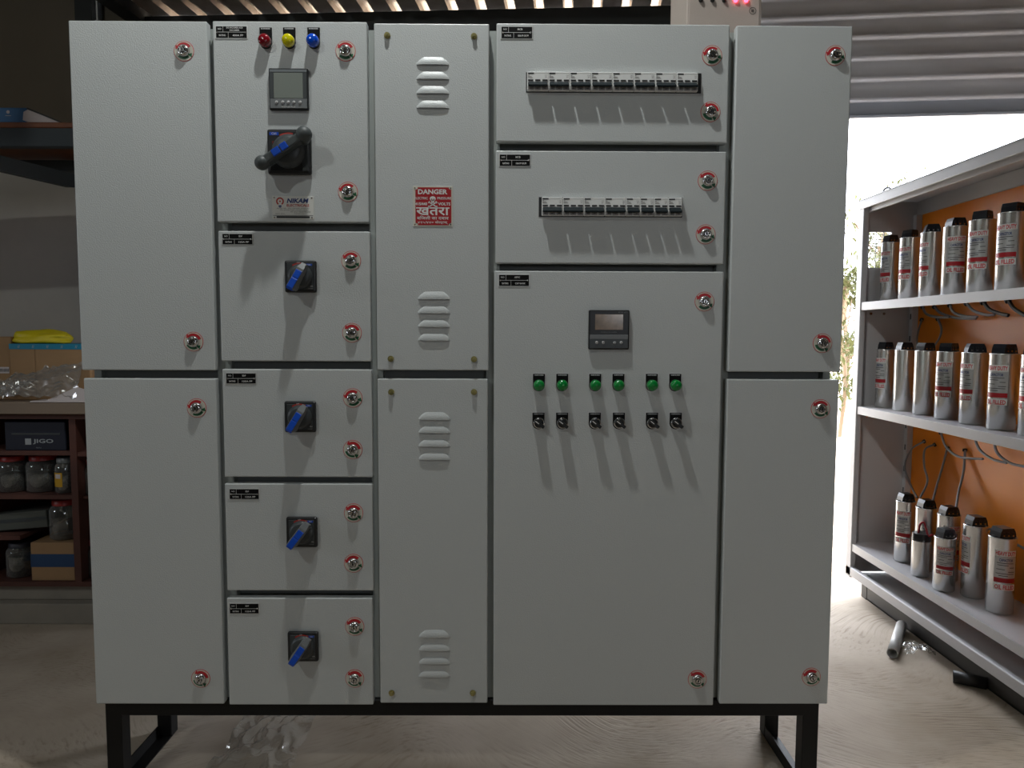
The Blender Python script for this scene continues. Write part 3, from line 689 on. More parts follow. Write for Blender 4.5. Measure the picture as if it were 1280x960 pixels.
# cables
def cable(pts, label, x=1.80, r=.0038, m=None, dbl=True, xs=None, group='cables inside the capacitor rack'):
    P_ = [UX(px, py, (xs[i] if xs else x)) for i, (px, py) in enumerate(pts)]
    b = MB(); b.tube(P_, r, m or CABLE)
    if dbl: b.tube([p+Vector((-.004, -.009, .003)) for p in P_], r, m or CABLE)
    b.lathe(P_[0], (P_[0]-P_[1]), [(-.004, r*2.2), (.006, r*2.2), (.006, 0)], CABLEB, 12)
    tag(b.build('cable'), label, 'cable', group)
B = RB-.006
cable([(1153, 384), (1158, 393), (1172, 397), (1186, 397)], 'grey cable sagging under the top shelf, nearest its far end', x=1.82)
cable([(1168, 384), (1176, 392), (1196, 398), (1220, 398.5)], 'grey cable crossing long and low under the top shelf', x=1.83)
cable([(1187, 382), (1192, 391), (1206, 396), (1221, 397)], 'grey cable under the top shelf ending beside the long low one', x=1.81)
cable([(1208, 380), (1217, 389), (1232, 394), (1243, 394)], 'grey cable under the top shelf, behind the first black cable', x=1.82)
cable([(1229, 378), (1236, 387), (1248, 392), (1260, 395)], 'thick black cable under the top shelf, farther of the two black ones', x=1.82, m=CABLEB, r=.005)
cable([(1260, 376), (1266, 385), (1274, 391), (1283, 396)], 'thick black cable under the top shelf, at the right edge', x=1.82, m=CABLEB, r=.005)
cable([(1152, 400), (1148, 413), (1146, 425), (1146, 436)], 'grey cable rising from the third middle-shelf capacitor to the plate, left one', xs=(B, 1.83, 1.79, 1.74))
cable([(1172, 399), (1176.5, 411), (1174, 423), (1166, 435)], 'grey bowed cable above the middle shelf, right of its neighbour', xs=(B, 1.83, 1.79, 1.74))
cable([(1155, 552), (1139, 562), (1131, 583), (1138, 606), (1146, 622)], 'grey cable bowing left from the leftmost hole below the middle shelf', xs=(B, 1.83, 1.80, 1.78, 1.76))
cable([(1168, 556), (1156, 562), (1155, 582), (1159, 602), (1150, 622)], 'grey S-shaped cable from the second hole below the middle shelf', xs=(B, 1.83, 1.81, 1.79, 1.76))
cable([(1184, 560), (1178, 583), (1171, 606), (1165, 630)], 'grey cable dropping from the third hole below the middle shelf', xs=(B, 1.84, 1.81, 1.77))
cable([(1206, 563), (1204, 590), (1198, 615), (1194, 640)], 'grey cable dropping from the fourth hole below the middle shelf', xs=(B, 1.84, 1.81, 1.77))
cable([(1176, 541), (1182, 558), (1198, 571), (1228, 574)], 'grey cable looping under the middle shelf, left of two loops', x=1.82)
cable([(1217, 544), (1224, 562), (1240, 574), (1258, 579)], 'grey cable looping under the middle shelf, nearer the camera', x=1.82)
cable([(1242, 549), (1246, 566), (1262, 579), (1284, 584)], 'grey cable looping under the middle shelf at the right edge', x=1.82)
cable([(1284, 688), (1266, 678), (1248, 666), (1230, 659)], 'straight grey cable slanting down right above the bottom shelf', xs=(1.84, 1.83, 1.80, 1.77), m=CABLE)
for i, (px, py) in enumerate(((1266, 810), (1262, 818))): pass
b = MB(); q = UZ(1272, 815, .118); b.tube([q+Vector((.0, .05, .006)), q+Vector((.03, .02, .006)), q+Vector((.02, -.03, .006)), q+Vector((.06, -.08, .006))], .006, CABLEB); b.tube([q+Vector((.01, .06, .016)), q+Vector((.04, .03, .016)), q+Vector((.035, -.03, .016)), q+Vector((.08, -.08, .016))], .006, CABLEB)
tag(b.build('cable'), 'coiled black cable lying in the rack bottom under the lowest shelf', 'cable')

# ------------------------------------------------------------------ room shell (the building stands about six degrees askew to the panel)
TA = math.tan(math.radians(6)); wy = lambda x: 3.47-TA*(x-1.7)
ZR = 2.862
def slab(b, x0, x1, z0, z1, m, t=.15, o=0.):
    vs = [(x0, wy(x0)+o, z0), (x1, wy(x1)+o, z0), (x1, wy(x1)+o+t, z0), (x0, wy(x0)+o+t, z0)]; vs += [(a, c, z1) for a, c, _ in vs]
    b.add(vs, [[0, 3, 2, 1], [4, 5, 6, 7], [0, 1, 5, 4], [1, 2, 6, 5], [2, 3, 7, 6], [3, 0, 4, 7]], m)
DX0, DX1 = 1.18, 4.1
b = MB(); b.add([(-5, -4.2, 0), (5.2, -4.2, 0), (5.2, wy(5.2)+.15, 0), (-5, wy(-5)+.15, 0)], [[0, 1, 2, 3]], FLOORM); b.add([(-5, -4.2, -.1), (5.2, -4.2, -.1), (5.2, wy(5.2)+.15, -.1), (-5, wy(-5)+.15, -.1)], [[3, 2, 1, 0]], FLOORM)
struct(b.build('floor', origin=(0, 0, 0)))
b = MB(); slab(b, -5, DX0, 0, 2.14, PLASTER); slab(b, -5, -1.95, 2.14, 4.2, DIMBROWN); slab(b, -1.95, DX0, 2.14, ZR-.12, DIMBROWN)
slab(b, DX1, 5.2, 0, ZR-.12, PLASTER)
struct(b.build('wall_back', origin=(0, 3.6, 0)))
b = MB()
for a0, a1, a2, a3 in ((-4.2, .1, 0, 4.2), (1.0, 4.3, 0, 4.2), (.1, 1.0, 0, 1.5), (.1, 1.0, 2.1, 4.2)): b.box(-5.1, -5, a0, a1, a2, a3, DIMBROWN)  # unseen window opening added to brighten the left wall and shelves
struct(b.build('wall_left'))
b = MB(); b.box(5.2, 5.3, -4.2, 3.4, 0, 4.2, DIMBROWN); struct(b.build('wall_right'))
b = MB()
for a0, a1, a2, a3 in ((-5, 1.15, 0, 4.2), (1.85, 5.2, 0, 4.2), (1.15, 1.85, 2.2, 4.2), (1.15, 1.85, 0, 1.5)): b.box(a0, a1, -4.3, -4.2, a2, a3, DIMBROWN)  # unseen opening behind the camera, added as soft fill on the panel
struct(b.build('wall_front'))
# eaves beam across the wall head, and a gable beam at the edge of the low roof
wy0 = wy; wy = lambda x: 3.62-math.tan(math.radians(3.4))*x
b = MB(); slab(b, -1.98, 1.06, ZR-.14, ZR-.002, DARKST, t=.03)
wy = wy0
struct(b.build('trim_1'))
b = MB(); slab(b, 1.0, 5.2, 3.33, 4.2, DIMBROWN); slab(b, DX1, 5.2, ZR-.12, 3.33, DIMBROWN); slab(b, 1.0, DX0-.02, ZR-.12, 3.33, DARKST, t=.1); struct(b.build('wall_back'))
b = MB(); b.box(1.02, 1.07, .9, 3.56, ZR-.03, 4.2, DARKST); struct(b.build('trim_6'))
b = MB(); slab(b, -2.00, -1.90, 2.9, ZR+.30, DARKST, t=.12, o=-1.0)
gb = MB(); gx = lambda y: -1.93+math.tan(math.radians(6))*(y-3.8)
gb.add([(gx(y)+dx, y, z) for y in (1.0, 3.84) for dx in (-.04, .05) for z in (ZR-.03, 4.2)], [[0, 1, 3, 2], [4, 6, 7, 5], [0, 4, 5, 1], [2, 3, 7, 6], [0, 2, 6, 4], [1, 5, 7, 3]], DARKST)
struct(gb.build('trim_2'))
b = MB(); b.box(-5.1, 5.3, -4.3, 1.5, 4.2, 4.3, DIMBROWN); b.box(-5.1, -1.85, 1.5, 4.3, 4.2, 4.3, DIMBROWN); b.box(1.0, 5.3, 1.5, 3.9, 4.2, 4.3, DIMBROWN)
struct(b.build('ceiling'))
# low corrugated roof: level near the eaves, then rising; ribs are hollow and open at the eaves
def roof():
    b = MB(); ca, sa = math.cos(-math.radians(6)), math.sin(-math.radians(6)); prof = []; sp = .1445; x = -2.0
    while x < .86:
        prof += [(x, 0), (x+.094, 0), (x+.101, .030), (x+.137, .030)]; x += sp
    st_ = [(.45, 0), (-.35, 0), (-2.4, 1.31)]        # (distance out from the wall line, rise)
    vs = []
    for s_, rz in st_:
        for px_, pz_ in prof:
            X = px_*ca - s_*sa; Y = px_*sa + s_*ca
            vs.append((X+.02, Y+wy(0)+.07, ZR+pz_+rz))
    n = len(prof); fs = [[j*n+i, j*n+i+1, (j+1)*n+i+1, (j+1)*n+i] for j in range(len(st_)-1) for i in range(n-1)]
    b.add(vs, fs, ROOF); return b
rf = roof().build('ceiling_corrugated'); struct(rf)
rf.name = 'ceiling.001'

# rolling shutter, half raised
def shutter():
    b = MB(); n_ = 11; pitch = .0985; zb = 2.275; rows = []
    prof = [(0, 0), (.004, .012), (.010, .018), (.018, .020), (.026, .014), (.032, .004), (.045, 0), (.075, -.001), (.094, .003)]  # (dz, towards the room)
    P_ = []
    for k in range(n_):
        for dz, t in prof: P_.append((zb+.075+k*pitch+dz, t))
    X0, X1 = DX0-.06, DX1+.06; vs = []
    for z, t in P_:
        for x in (X0, X1): vs.append((x, wy(x)-.02-t, z))
    b.add(vs, [[2*i, 2*i+1, 2*i+3, 2*i+2] for i in range(len(P_)-1)], SHUT, True)
    # bottom rail
    vs = []
    for x in (X0, X1):
        for t, z in ((-.01, zb), (.02, zb), (.022, zb+.012), (.006, zb+.02), (.006, zb+.078), (-.01, zb+.078)): vs.append((x, wy(x)-.02-t, z))
    b.add(vs, [[i, (i+1) % 6, 6+(i+1) % 6, 6+i] for i in range(6)]+[[0, 1, 2, 3, 4, 5], [11, 10, 9, 8, 7, 6]], mat('shutter_rail', (.55, .58, .66), .4, .3))
    return b
struct(shutter().build('door_1'))
b = MB()
for x in (DX0-.09, DX1+.03):
    vs = [(x, wy(x)-.07, 0), (x+.06, wy(x)-.07, 0), (x+.06, wy(x)+.05, 0), (x, wy(x)+.05, 0)]; vs += [(a, c, ZR-.09) for a, c, _ in vs]
    b.add(vs, [[0, 3, 2, 1], [4, 5, 6, 7], [0, 1, 5, 4], [1, 2, 6, 5], [2, 3, 7, 6], [3, 0, 4, 7]], DARKST)
struct(b.build('trim_3'))
b = MB(); slab(b, -2.275, -2.18, 0, 4.2, DARKST, t=.10, o=-.11); struct(b.build('trim_4'))
b = MB(); b.box(-3.6, -1.35, 2.855, wy(-2.4)-.02, 0, .088, CEMENT, .004); b.box(-3.6, -1.35, 2.90, wy(-2.4)-.02, .088, .158, CEMENT, .004); struct(b.build('trim_5'))

# ------------------------------------------------------------------ shelving at the left
BX0, BX1, BY0, BY1 = -2.95, -1.36, 2.87, 3.40
bench = thing('shelf_unit', 'low red-brown wooden shelf unit with compartments full of jars and boxes', 'shelf', ((BX0+BX1)/2, 3.1, .158))
def zz(py, y=2.87): return U(60, py, y).z
zt_ = zz(502); zu = zz(517)
b = MB(); b.box(BX0-.02, BX1+.02, BY0-.03, BY1, zu, zt_, PALEW, .003); b.box(BX0, BX1, BY0-.005, BY1-.01, zu-.022, zu, WOOD); b.build('top_board', bench, label='pale top board')
b = MB(); b.box(BX0, BX1, BY0, BY1-.01, .158, .178, WOOD); b.build('bottom_board', bench)
zA = zz(566); zB = zz(621); zC = zz(672)
xd0, xd1 = U(88.5, 600, BY0).x, U(97, 600, BY0).x
b = MB(); b.box(xd0, xd1, BY0, BY1-.01, .178, zu-.022, WOOD, .001); b.build('divider', bench)
for x in (BX0, xd0-.42-.03, BX1-.03):
    b = MB(); b.box(x, x+.03, BY0, BY1-.01, .178, zu-.022, WOOD, .001); b.build('divider', bench)
for z, x0, x1 in ((zA, BX0+.03, xd0), (zB, BX0+.03, xd0), (zA-.004, xd1, BX1-.03)):
    b = MB(); b.box(x0+.0, x1, BY0+.004, BY1-.02, z-.012, z+.006, WOOD, .001); b.build('shelf_board', bench)
xs_ = U(33, 675, BY0).x
b = MB(); b.box(BX0+.03, xs_-.03, BY0+.004, BY1-.02, zC-.012, zC+.006, WOOD); b.build('shelf_board', bench)
b = MB(); b.box(BX0, BX1, BY1-.01, BY1, .158, zu-.02, mat('back_board', (.05, .045, .04), .8)); b.build('back_board', bench)

def jar(px0, px1, pyt, pyb, y, lidm, label, lab=None, fill=.5):
    x0, x1 = U(px0, 600, y).x, U(px1, 600, y).x; zb, zt2 = zfix if (zfix := pyb) and False else (pyb, pyt); cx = (x0+x1)/2; r = (x1-x0)/2; h = zt2-zb
    t = thing('jar', label, 'jar', (cx, y+r, zb), 'jars on the wooden shelves'); c = Vector((cx, y+r, zb))
    b = MB(); b.lathe(c, (0, 0, 1), [(.001, 0), (.001, r*.85), (.008, r*.98), (h*.72, r*.98), (h*.80, r*.88), (h*.84, r*.74), (h*.99, r*.74)], GLASS, 28); b.build('jar_body', t, origin=c)
    b = MB(); b.lathe(c, (0, 0, 1), [(h*.86, r*.80), (h*.99, r*.80), (h, r*.74), (h, 0)], lidm, 28); b.build('lid', t, origin=c)
    b = MB(); b.lathe(c, (0, 0, 1), [(.003, 0), (.003, r*.80), (.009, r*.93), (h*fill, r*.93), (h*(fill+.04), r*.5), (h*(fill+.02), 0)], JUNK, 24); b.build('contents', t, origin=c)
    if lab:
        R2 = r*1.0; f = lambda p: Vector((c.x+math.sin(-.35+p.x/R2)*R2, c.y-math.cos(-.35+p.x/R2)*R2, c.z+p.z))
        b = MB(); b.rect(-r*.55, r*.55, h*.20, h*.60, 0, LABY, fn=f, n=8)
        f2 = lambda p: Vector((c.x+math.sin(-.35+p.x/R2)*(R2+.001), c.y-math.cos(-.35+p.x/R2)*(R2+.001), c.z+p.z))
        b.rect(-r*.2, r*.4, h*.44, h*.56, 0, PAPER, fn=f2, n=6); b.build('sticker', t, origin=c, label='yellow sticker')
    return t
zl = lambda py: U(60, py, BY0+.03).z
jar(-12, 22, zl(572), zB+.006, BY0+.03, LIDR, 'jar with red lid on the middle board, left of the big red-lidded jar')
jar(23, 61, zl(571), zB+.006, BY0+.03, LIDR, 'big jar with red lid on the middle board, between two other jars')
jar(62.5, 87.5, zl(573), zB+.006, BY0+.02, LIDG, 'jar with grey lid and yellow sticker next to the divider', lab=1)
jar(97.5, 123, zl(574), zA+.002-.20, BY0+.06, LIDR, 'jar right of the divider on the upper level, beside the grey panel', fill=.7) if False else None

# cardboard box under the jar, small boxes
def xat(px, y=BY0): return U(px, 600, y).x
bx0, bx1 = xat(31), xat(76)
t = MB(); zt3 = zl(677); T = Matrix.Translation((bx1, BY0+.02, 0)) @ Matrix.Rotation(math.radians(0), 4, 'Z')
t.box(bx0, xat(86), BY0+.015, BY0+.20, .178, zt3, CARD, .002); hh = zt3-.178
t.box(bx0-.0008, xat(86)+.0008, BY0+.0142, BY0+.2008, .178+hh*.36, .178+hh*.70, TAPE2)
tag(t.build('cardboard_box'), 'small brown cardboard box with a blue band on the lowest board, under a jar', 'box')
jar(50, 87, zl(627), zt3, BY0+.03, LIDR, 'jar with red lid standing on the small blue-banded cardboard box', fill=.08)
jar(-6, 27, zl(681), .178, BY0+.03, mat('dark_lid', (.02, .02, .03), .5), 'dark jar on the lowest board left of the blue-banded cardboard box', fill=.6)
# right of the divider
b = MB(); zB2 = zl(621); b.box(xd1, BX1-.03, BY0+.03, BY1-.02, zB2-.008, zB2+.002, WOOD); b.build('shelf_board', bench)
jar(99.5, 124, zl(576), zB2+.002, BY0+.04, LIDR, 'jar on the middle board right of the divider, half hidden by the panel', fill=.6)
jar(98.5, 126, zl(678), .178, BY0+.04, LIDR, 'jar with wide red lid on the lowest board right of the divider', fill=.7)
b = MB(); b.box(xd1+.001, BX1-.03, BY0+.19, BY0+.20, .179, zu-.023, mat('pale_pink_wood', (.30, .19, .15), .8)); b.build('back_board', bench, label='pale wooden back board')
# navy box with lettering
b = MB(); xx0, xx1 = xat(4), xat(80); b.box(xx0, xx1, BY0+.02, BY0+.28, zA+.006, zl(527), NAVYB, .003)
xc = U(48, 552, BY0+.0195); b.text('JIGO', xc.x+.02, xc.z, BY0+.0192, .022, mat('dull_silver', (.30, .32, .34), .5), w=.085, bold=.02)
b.rect(xc.x-.055, xc.x-.030, xc.z-.013, xc.z+.013, BY0+.0192, MATS['dull_silver']); b.text('TOOLS', xc.x, xc.z-.026, BY0+.0192, .005, MATS['dull_silver'])
b.box(xx0+.03, xx1-.02, BY0+.018, BY0+.021, zl(543), zl(541), DGREY)
tag(b.build('tool_box'), 'dark navy box with silver lettering on the upper board of the wooden shelves', 'box')
# grey tilted box on the middle board
b = MB(); T = Matrix.Translation((xat(10), BY0+.05, zC+.0075)) @ Matrix.Rotation(math.radians(-5), 4, 'Y')
b.box(-.10, .125, 0, .2, .012, .085, DGBOX, .003, T=T); b.box(-.10, .125, -.001, 0, .045, .06, DGREY, T=T)
tag(b.build('grey_box'), 'dark grey box lying tilted on the board left of the red-lidded jar', 'box')

# on the bench top
Yb = 2.93
def bp(px, py, y=Yb): return U(px, py, y)
x0, x1 = bp(12, 440).x, bp(112, 440).x; z0b, z1b = zt_, bp(50, 430).z
b = MB(); b.box(x0, x1, Yb, Yb+.33, z0b, z1b, CARD, .003); b.box(x0-.001, x1+.001, Yb-.0015, Yb+.3315, z1b-.022, z1b+.001, TEAL)
for i in range(6): b.text('//', x0+.04+i*.06, z1b-.011, Yb-.002, .012, PAPER)
b.rect(x0+.105, x0+.107, z0b, z1b-.02, Yb-.0012, mat('crease', (.22, .13, .06), .9))
tag(b.build('cardboard_box'), 'large brown cardboard box edged with teal tape on the top board', 'box')
x2 = bp(10, 440).x
b = MB(); b.box(x2-.42, x2, Yb+.02, Yb+.34, z0b, bp(5, 421).z, CARD, .003); b.rect(x2-.30, x2-.012, bp(5, 467).z, bp(5, 459).z, Yb+.0185, PAPER)
for i in range(9): b.rect(x2-.05+i*.0042, x2-.048+i*.0042, bp(5, 465).z, bp(5, 461).z, Yb+.0178, INK)
tag(b.build('cardboard_box'), 'brown cardboard box with a white label strip at the left, beside the teal-taped box', 'box')

def blob(name, c, rx, ry, rz, m, seed, amp=.3, n=40, flat=True):
    vs = []; fs = []; k = n//2
    for j in range(k+1):
        for i in range(n):
            a, bb = PI*j/k, 2*PI*i/n; d = Vector((math.sin(a)*math.cos(bb), math.sin(a)*math.sin(bb), math.cos(a)))
            q = 1+amp*noise.noise(d*1.6+Vector((seed, 0, 0)))+amp*.35*abs(noise.noise(d*5+Vector((0, seed, 0))))
            z = d.z*rz*q
            if flat: z = max(z, -rz*.55)
            vs.append((c[0]+d.x*rx*q, c[1]+d.y*ry*q, c[2]+z))
    for j in range(k):
        for i in range(n): fs.append([j*n+i, (j+1)*n+i, (j+1)*n+(i+1) % n, j*n+(i+1) % n])
    b = MB(); b.add(vs, fs, m, True); return b
c0 = bp(52, 420, Yb+.10); tag(blob('plastic_bag', (c0.x, c0.y, z1b+.022), .125, .09, .036, YELLOW, 3.1, .30).build('plastic_bag'), 'crumpled yellow plastic bag lying on the teal-taped cardboard box', 'bag')

def sheet(x0, x1, y0, y1, zf, amp, sc, m, seed, nx=44, ny=30, T=None, edge=.0):
    vs = []; fs = []
    for j in range(ny+1):
        for i in range(nx+1):
            u, v = i/nx, j/ny; p = Vector((u*sc, v*sc, seed))
            d = 1-abs(noise.noise(p*1.0))*2; e = abs(noise.noise(p*2.7+Vector((5, 1, 0))))
            jx = noise.noise(Vector((u*3, v*3, seed+4)))*edge; jy = noise.noise(Vector((u*3, v*3, seed+9)))*edge
            vs.append((x0+(x1-x0)*u+jx, y0+(y1-y0)*v+jy, zf(u, v)+amp*(max(0, d)*.6+e*.7)))
    for j in range(ny):
        for i in range(nx): a = j*(nx+1)+i; fs.append([a, a+1, a+nx+2, a+nx+1])
    b = MB(); b.add(vs, fs, m, True, T=T); return b
# wrapping film slumped against the box, and paper
Yf = BY0-.02
xa, xb = bp(16, 480).x, bp(110, 480).x
tag(sheet(xa, xb, Yf, Yb-.012, lambda u, v: zt_+.006+(v**.6)*(.05+.10*(.35+.65*u)), .03, 3.6, FILM2, 2.2, edge=.008).build('plastic_film'), 'crumpled clear plastic film heaped in front of the teal-taped box', 'plastic film')
xa2, xb2 = bp(-8, 480).x, bp(34, 480).x
tag(sheet(xa2, xb2, Yf, Yb-.012, lambda u, v: zt_+.006+v*(.06), .03, 4.0, FILM2, 7.2, edge=.008).build('plastic_film'), 'crumpled clear plastic film at the left end, below the white label strip', 'plastic film')
q0 = bp(55, 508, Yf+.01); b = MB()
pts = [(bp(56, 508, Yf).x, zt_+.004), (bp(122, 507, Yf).x, zt_+.004), (bp(122, 492, Yf).x, bp(100, 490).z), (bp(95, 480, Yf).x, bp(90, 482).z)]
b.prism(pts, Yf+.004, Yf+.007, PAPER); b.text('DATA', bp(74, 497, Yf).x, bp(74, 497, Yf).z, Yf+.0035, .006, MGREY) if False else None
tag(b.build('paper_sheet'), 'folded white paper leaning on the film on the top board', 'paper')
b = MB(); b.box(bp(40, 510, Yf).x, bp(125, 510, Yf).x, Yf-.012, Yf+.20, zt_, zt_+.0045, PAPER, .001); tag(b.build('paper_stack'), 'thin stack of white paper lying flat at the edge of the top board', 'paper')

# upper rack shelf
us = thing('wall_rack', 'dark blue steel rack with varnished plank, fixed high on the wall', 'shelf', (-2.3, 3.3, 1.9))
pz = U(50, 152.5, 2.85).z; pz0 = U(50, 159.5, 2.85).z; bz0 = U(50, 183, 2.852).z
b = MB(); b.box(-3.3, -1.36, 2.85, 3.42, pz0, pz, PLANK, .003); b.build('plank', us, label='varnished wooden plank')
b = MB(); b.box(-3.3, -1.36, 2.852, 2.892, bz0, pz0, STEELB, .002); b.build('front_rail', us)
rb0, rb1 = U(85, 213, 3.30).z, U(85, 200, 3.30).z
b = MB(); b.box(-3.3, -1.36, 3.30, 3.34, rb0, min(rb1, pz0-.001), STEELB, .002); b.build('rear_rail', us)
for pts in (((-2.19, 2.88), (-2.055, 3.33)), ((-3.25, 2.88), (-3.25, 3.33)), ((-1.45, 2.88), (-1.45, 3.33))):
    (ax, ay), (cx_, cy_) = pts; b = MB(); zr1 = bz0-.001; zr0 = zr1-.062
    vs = [(ax-.02, ay, zr0), (ax+.02, ay, zr0), (cx_+.02, cy_, zr0), (cx_-.02, cy_, zr0)]; vs += [(a, c, zr1) for a, c, _ in vs]
    b.add(vs, [[0, 3, 2, 1], [4, 5, 6, 7], [0, 1, 5, 4], [1, 2, 6, 5], [2, 3, 7, 6], [3, 0, 4, 7]], STEELB); b.box(ax-.021, ax-.017, ay, ay+.02, zr0+.025, zr0+.035, STEELB); b.build('side_rail', us)
for x in (-3.25, -1.45, -2.1):
    b = MB(); b.box(x-.02, x+.02, 3.335, wy(x)+.001, rb0, rb0+.04, STEELB); b.build('wall_bracket', us)
# items on it
xA, xB = U(-14, 140, 2.98).x, U(33, 140, 2.98).x; b = MB(); zq = U(20, 134.5, 2.98).z
T = Matrix.Identity(4)
b.box(xA, xB, 2.98, 3.18, pz, zq, BOXB, .002); cc = U(10, 140, 2.979); b.arc(cc.x, cc.z, 2.9788, 0, .007, 0, 360, PAPER); b.rect(cc.x-.012, cc.x+.012, cc.z-.016, cc.z-.014, 2.9788, PAPER)
tag(b.build('blue_box'), 'flat blue carton with a pale round mark on the high plank', 'box')
b = MB(); pA = U(34, 146, 2.90); T = Matrix.Translation((pA.x+.004, 2.90, pz+.012)) @ Matrix.Rotation(math.radians(18), 4, 'Z')
b = MB()
# page block with one end propped: outline in X-Z
L_ = .165; pg = [(0, .014), (.045, 0), (L_*.97, 0), (.022, .056), (.004, .046)]
b.prism([(pA.x+x, pz+z) for x, z in pg], 2.873, 2.973, PAPER); cv = [(.018, .0565), (L_*.99, .0005), (L_, .004), (.022, .0625)]
b.prism([(pA.x+x, pz+z) for x, z in cv], 2.870, 2.976, INK)
tag(b.build('notebook'), 'white notebook with black cover sloping down beside the blue carton', 'book')

# ------------------------------------------------------------------ things lying on the floor
def pipe(a, b_, r, m, lab, ri=.8):
    a, b_ = Vector(a), Vector(b_); d = (a-b_).normalized(); B_ = MB(); L_ = (a-b_).length
    B_.lathe(b_, d, [(0, 0), (0, r), (L_, r), (L_, r*ri), (L_-.05, r*ri), (L_-.05, 0)], m, 24)
    return tag(B_.build('pipe'), lab, 'pipe')
pipe((1.466, 2.555, .020), (1.648, 2.815, .020), .020, PIPE, 'short pale metal pipe sticking out from under the rack towards the panel')
pipe((1.582, 2.375, .021), (1.666, 2.325, .021), .021, RUBBER, 'dark round tube sticking out from under the rack, nearer the camera')
tag(sheet(-.83, -.60, 1.80, 2.13, lambda u, v: .004+.02*math.sin(PI*u)*math.sin(PI*v), .022, 4.0, FILM, 11.0, edge=.025).build('plastic_bag'), 'clear crumpled plastic bag lying on the floor under the panel', 'bag')
c1 = UZ(1140, 817, 0); tag(sheet(c1.x-.035, c1.x+.075, c1.y-.03, c1.y+.04, lambda u, v: .003+.012*math.sin(PI*u), .025, 4, FILM, 15.0, 20, 14, edge=.02).build('plastic_scrap'), 'small scrap of clear plastic on the floor beside the pale pipe', 'plastic scrap')

# ------------------------------------------------------------------ outdoors
b = MB(); n = 40
vs = [(-20+50*i/n, wy(5)+.10+ (j/n)*50 + (0 if j else -.2), -.03+(.10*noise.noise(Vector((i*.5, j*.5, 0))) if j > 3 else 0)) for j in range(n+1) for i in range(n+1)]
vs = [(x, y if j_ else wy(x)+.15, z) for (x, y, z), j_ in zip(vs, [j for j in range(n+1) for i in range(n+1)])]
b.add(vs, [[j*(n+1)+i, j*(n+1)+i+1, (j+1)*(n+1)+i+1, (j+1)*(n+1)+i] for j in range(n) for i in range(n)], EARTH, True); struct(b.build('ground', origin=(0, 6, 0)))
def tree(x, y, h, w, nleaf, label, seed, low_=.25, ls=.11, group='trees and bushes outside'):
    rnd = random.Random(seed); g_ = lambda q: max(-1.3*q, min(1.3*q, rnd.gauss(0, q)))
    t = thing('tree' if h > 2.8 else 'bush', label, 'tree' if h > 2.8 else 'bush', (x, y, -.05), group)
    b = MB(); tips = []
    b.tube([(x, y, -.05), (x+.05, y, h*.3), (x-.03, y+.02, h*.55), (x, y, h*.8)], .035*h/3, BARK, 8, 4)
    for k in range(9):
        a = rnd.uniform(0, 2*PI); z0_ = h*rnd.uniform(.2, .7); e_ = Vector((x+math.cos(a)*w*.38, y+math.sin(a)*w*.38, z0_+h*rnd.uniform(.1, .25)))
        b.tube([(x, y, z0_), ((x+e_.x)/2, (y+e_.y)/2, z0_+h*.06), e_], .012*h/3, BARK, 6, 3); tips.append(e_)
    b.build('trunk', t, origin=(x, y, -.05))
    b = MB(); cl = [Vector((x+g_(w*.22), y+g_(w*.22), h*rnd.uniform(low_+.1, .93))) for _ in range(16)]+tips
    for i in range(nleaf):
        c = rnd.choice(cl)+Vector((g_(w*.10), g_(w*.10), g_(h*.045))); s_ = ls*rnd.uniform(.6, 1.3)
        R_ = Matrix.Rotation(rnd.uniform(0, 6.3), 3, 'Z') @ Matrix.Rotation(rnd.uniform(-1.2, 1.2), 3, 'X')
        q = [R_ @ Vector(v) for v in ((0, -s_, 0), (s_*.36, 0, s_*.1), (0, s_, 0), (-s_*.36, 0, s_*.1))]
        b.add([c+v for v in q], [[0, 1, 2, 3]], LEAF)
    b.build('foliage', t, origin=(x, y, h*.5))
tree(6.7, 12.5, 3.9, 1.7, 1100, 'pale green tree beyond the doorway, above the far end of the rack top', 1, .45, .07)
tree(9.2, 15.0, 5.0, 2.0, 900, 'pale green tree beyond the doorway, behind and right of the nearer tree', 2, .45, .08)
tree(4.15, 8.6, 2.3, 1.3, 1500, 'green bush seen through the slit between panel and rack', 3, .05, .06)
tree(5.65, 11.6, 2.7, 1.2, 1100, 'green bush farther back, between the slit and the tall tree', 4, .05, .07)

b = MB(); b.add([(-30, -30, -.06), (30, -30, -.06), (30, -4.25, -.06), (-30, -4.25, -.06)], [[0, 1, 2, 3]], EARTH); struct(b.build('ground', origin=(0, -15, -.06)))
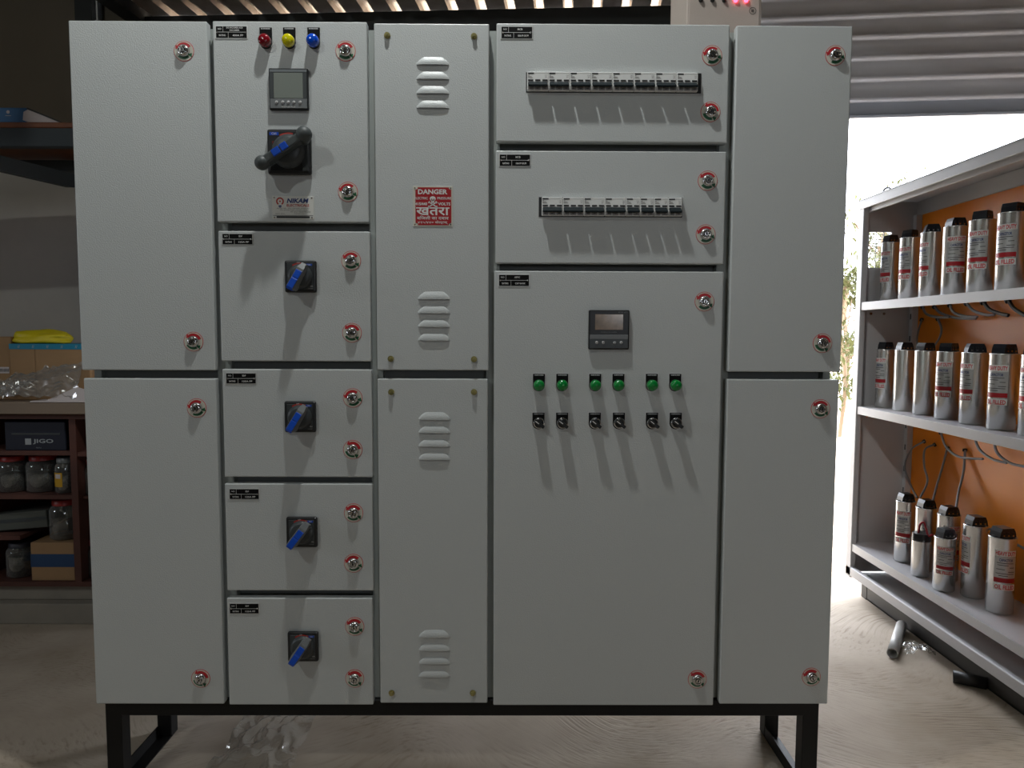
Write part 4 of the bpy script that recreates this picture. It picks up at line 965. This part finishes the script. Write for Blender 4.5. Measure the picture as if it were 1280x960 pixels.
# ------------------------------------------------------------------ light
world = bpy.data.worlds.new('sky'); scn.world = world; world.use_nodes = True; bg = world.node_tree.nodes['Background']
bg.inputs[0].default_value = (.86, .91, 1.0, 1); bg.inputs[1].default_value = 11
def light(kind, name, loc, energy, col, **k):
    l = bpy.data.lights.new(name, kind); l.energy = energy; l.color = col
    for a, v in k.items(): setattr(l, a, v)
    o = bpy.data.objects.new(name, l); COL.objects.link(o); o.location = loc; return o
k = light('SPOT', 'narrowed_ceiling_lamp', (-.24, 1.34, 3.25), 84, (.97, 1, .98), shadow_soft_size=.035, spot_size=math.radians(94), spot_blend=.35)  # ceiling lamp; cone narrowed to keep its light off the left wall
k.rotation_euler = Vector((.13, .45, -1.6)).to_track_quat('-Z', 'Y').to_euler()
light('POINT', 'far_bulb', (-2.5, -1.3, 3.9), 70, (.93, 1, .98), shadow_soft_size=.05)
s = light('SUN', 'sun', (0, 0, 10), 10, (1, .95, .86), angle=.009)
s.rotation_euler = Vector((-.55, -.08, -.83)).to_track_quat('-Z', 'Y').to_euler()
po = bpy.data.lights.new('doorway_portal', 'AREA'); po.shape = 'RECTANGLE'; po.size = DX1-DX0; po.size_y = 2.3; po.cycles.is_portal = True
pp = bpy.data.objects.new('doorway_portal', po); COL.objects.link(pp); pp.location = ((DX0+DX1)/2, wy((DX0+DX1)/2)+.05, 1.15)
pp.rotation_euler = (math.radians(-90), 0, -math.radians(6))
po2 = bpy.data.lights.new('added_front_portal', 'AREA'); po2.shape = 'RECTANGLE'; po2.size = .7; po2.size_y = .7; po2.cycles.is_portal = True  # sampling aid for the added opening in the front wall
p2 = bpy.data.objects.new('added_front_portal', po2); COL.objects.link(p2); p2.location = (1.5, -4.25, 1.85); p2.rotation_euler = (math.radians(90), 0, 0)
po3 = bpy.data.lights.new('added_left_portal', 'AREA'); po3.shape = 'RECTANGLE'; po3.size = .8; po3.size_y = .7; po3.cycles.is_portal = True  # sampling aid for the added window in the left wall
p3 = bpy.data.objects.new('added_left_portal', po3); COL.objects.link(p3); p3.location = (-5.05, .55, 1.8); p3.rotation_euler = (0, math.radians(-90), 0)
p3.rotation_euler = Vector((1, 0, 0)).to_track_quat('-Z', 'Y').to_euler(); po3.size, po3.size_y = .9, .6

scn.view_settings.view_transform = 'Standard'; scn.view_settings.look = 'None'; scn.view_settings.gamma = 1; scn.view_settings.exposure = .08
scn.view_settings.use_curve_mapping = False
scn.cycles.use_denoising = True; scn.cycles.max_bounces = 8; scn.cycles.diffuse_bounces = 4; scn.cycles.transparent_max_bounces = 12
scn.cycles.sample_clamp_indirect = 4; scn.cycles.caustics_reflective = False; scn.cycles.caustics_refractive = False
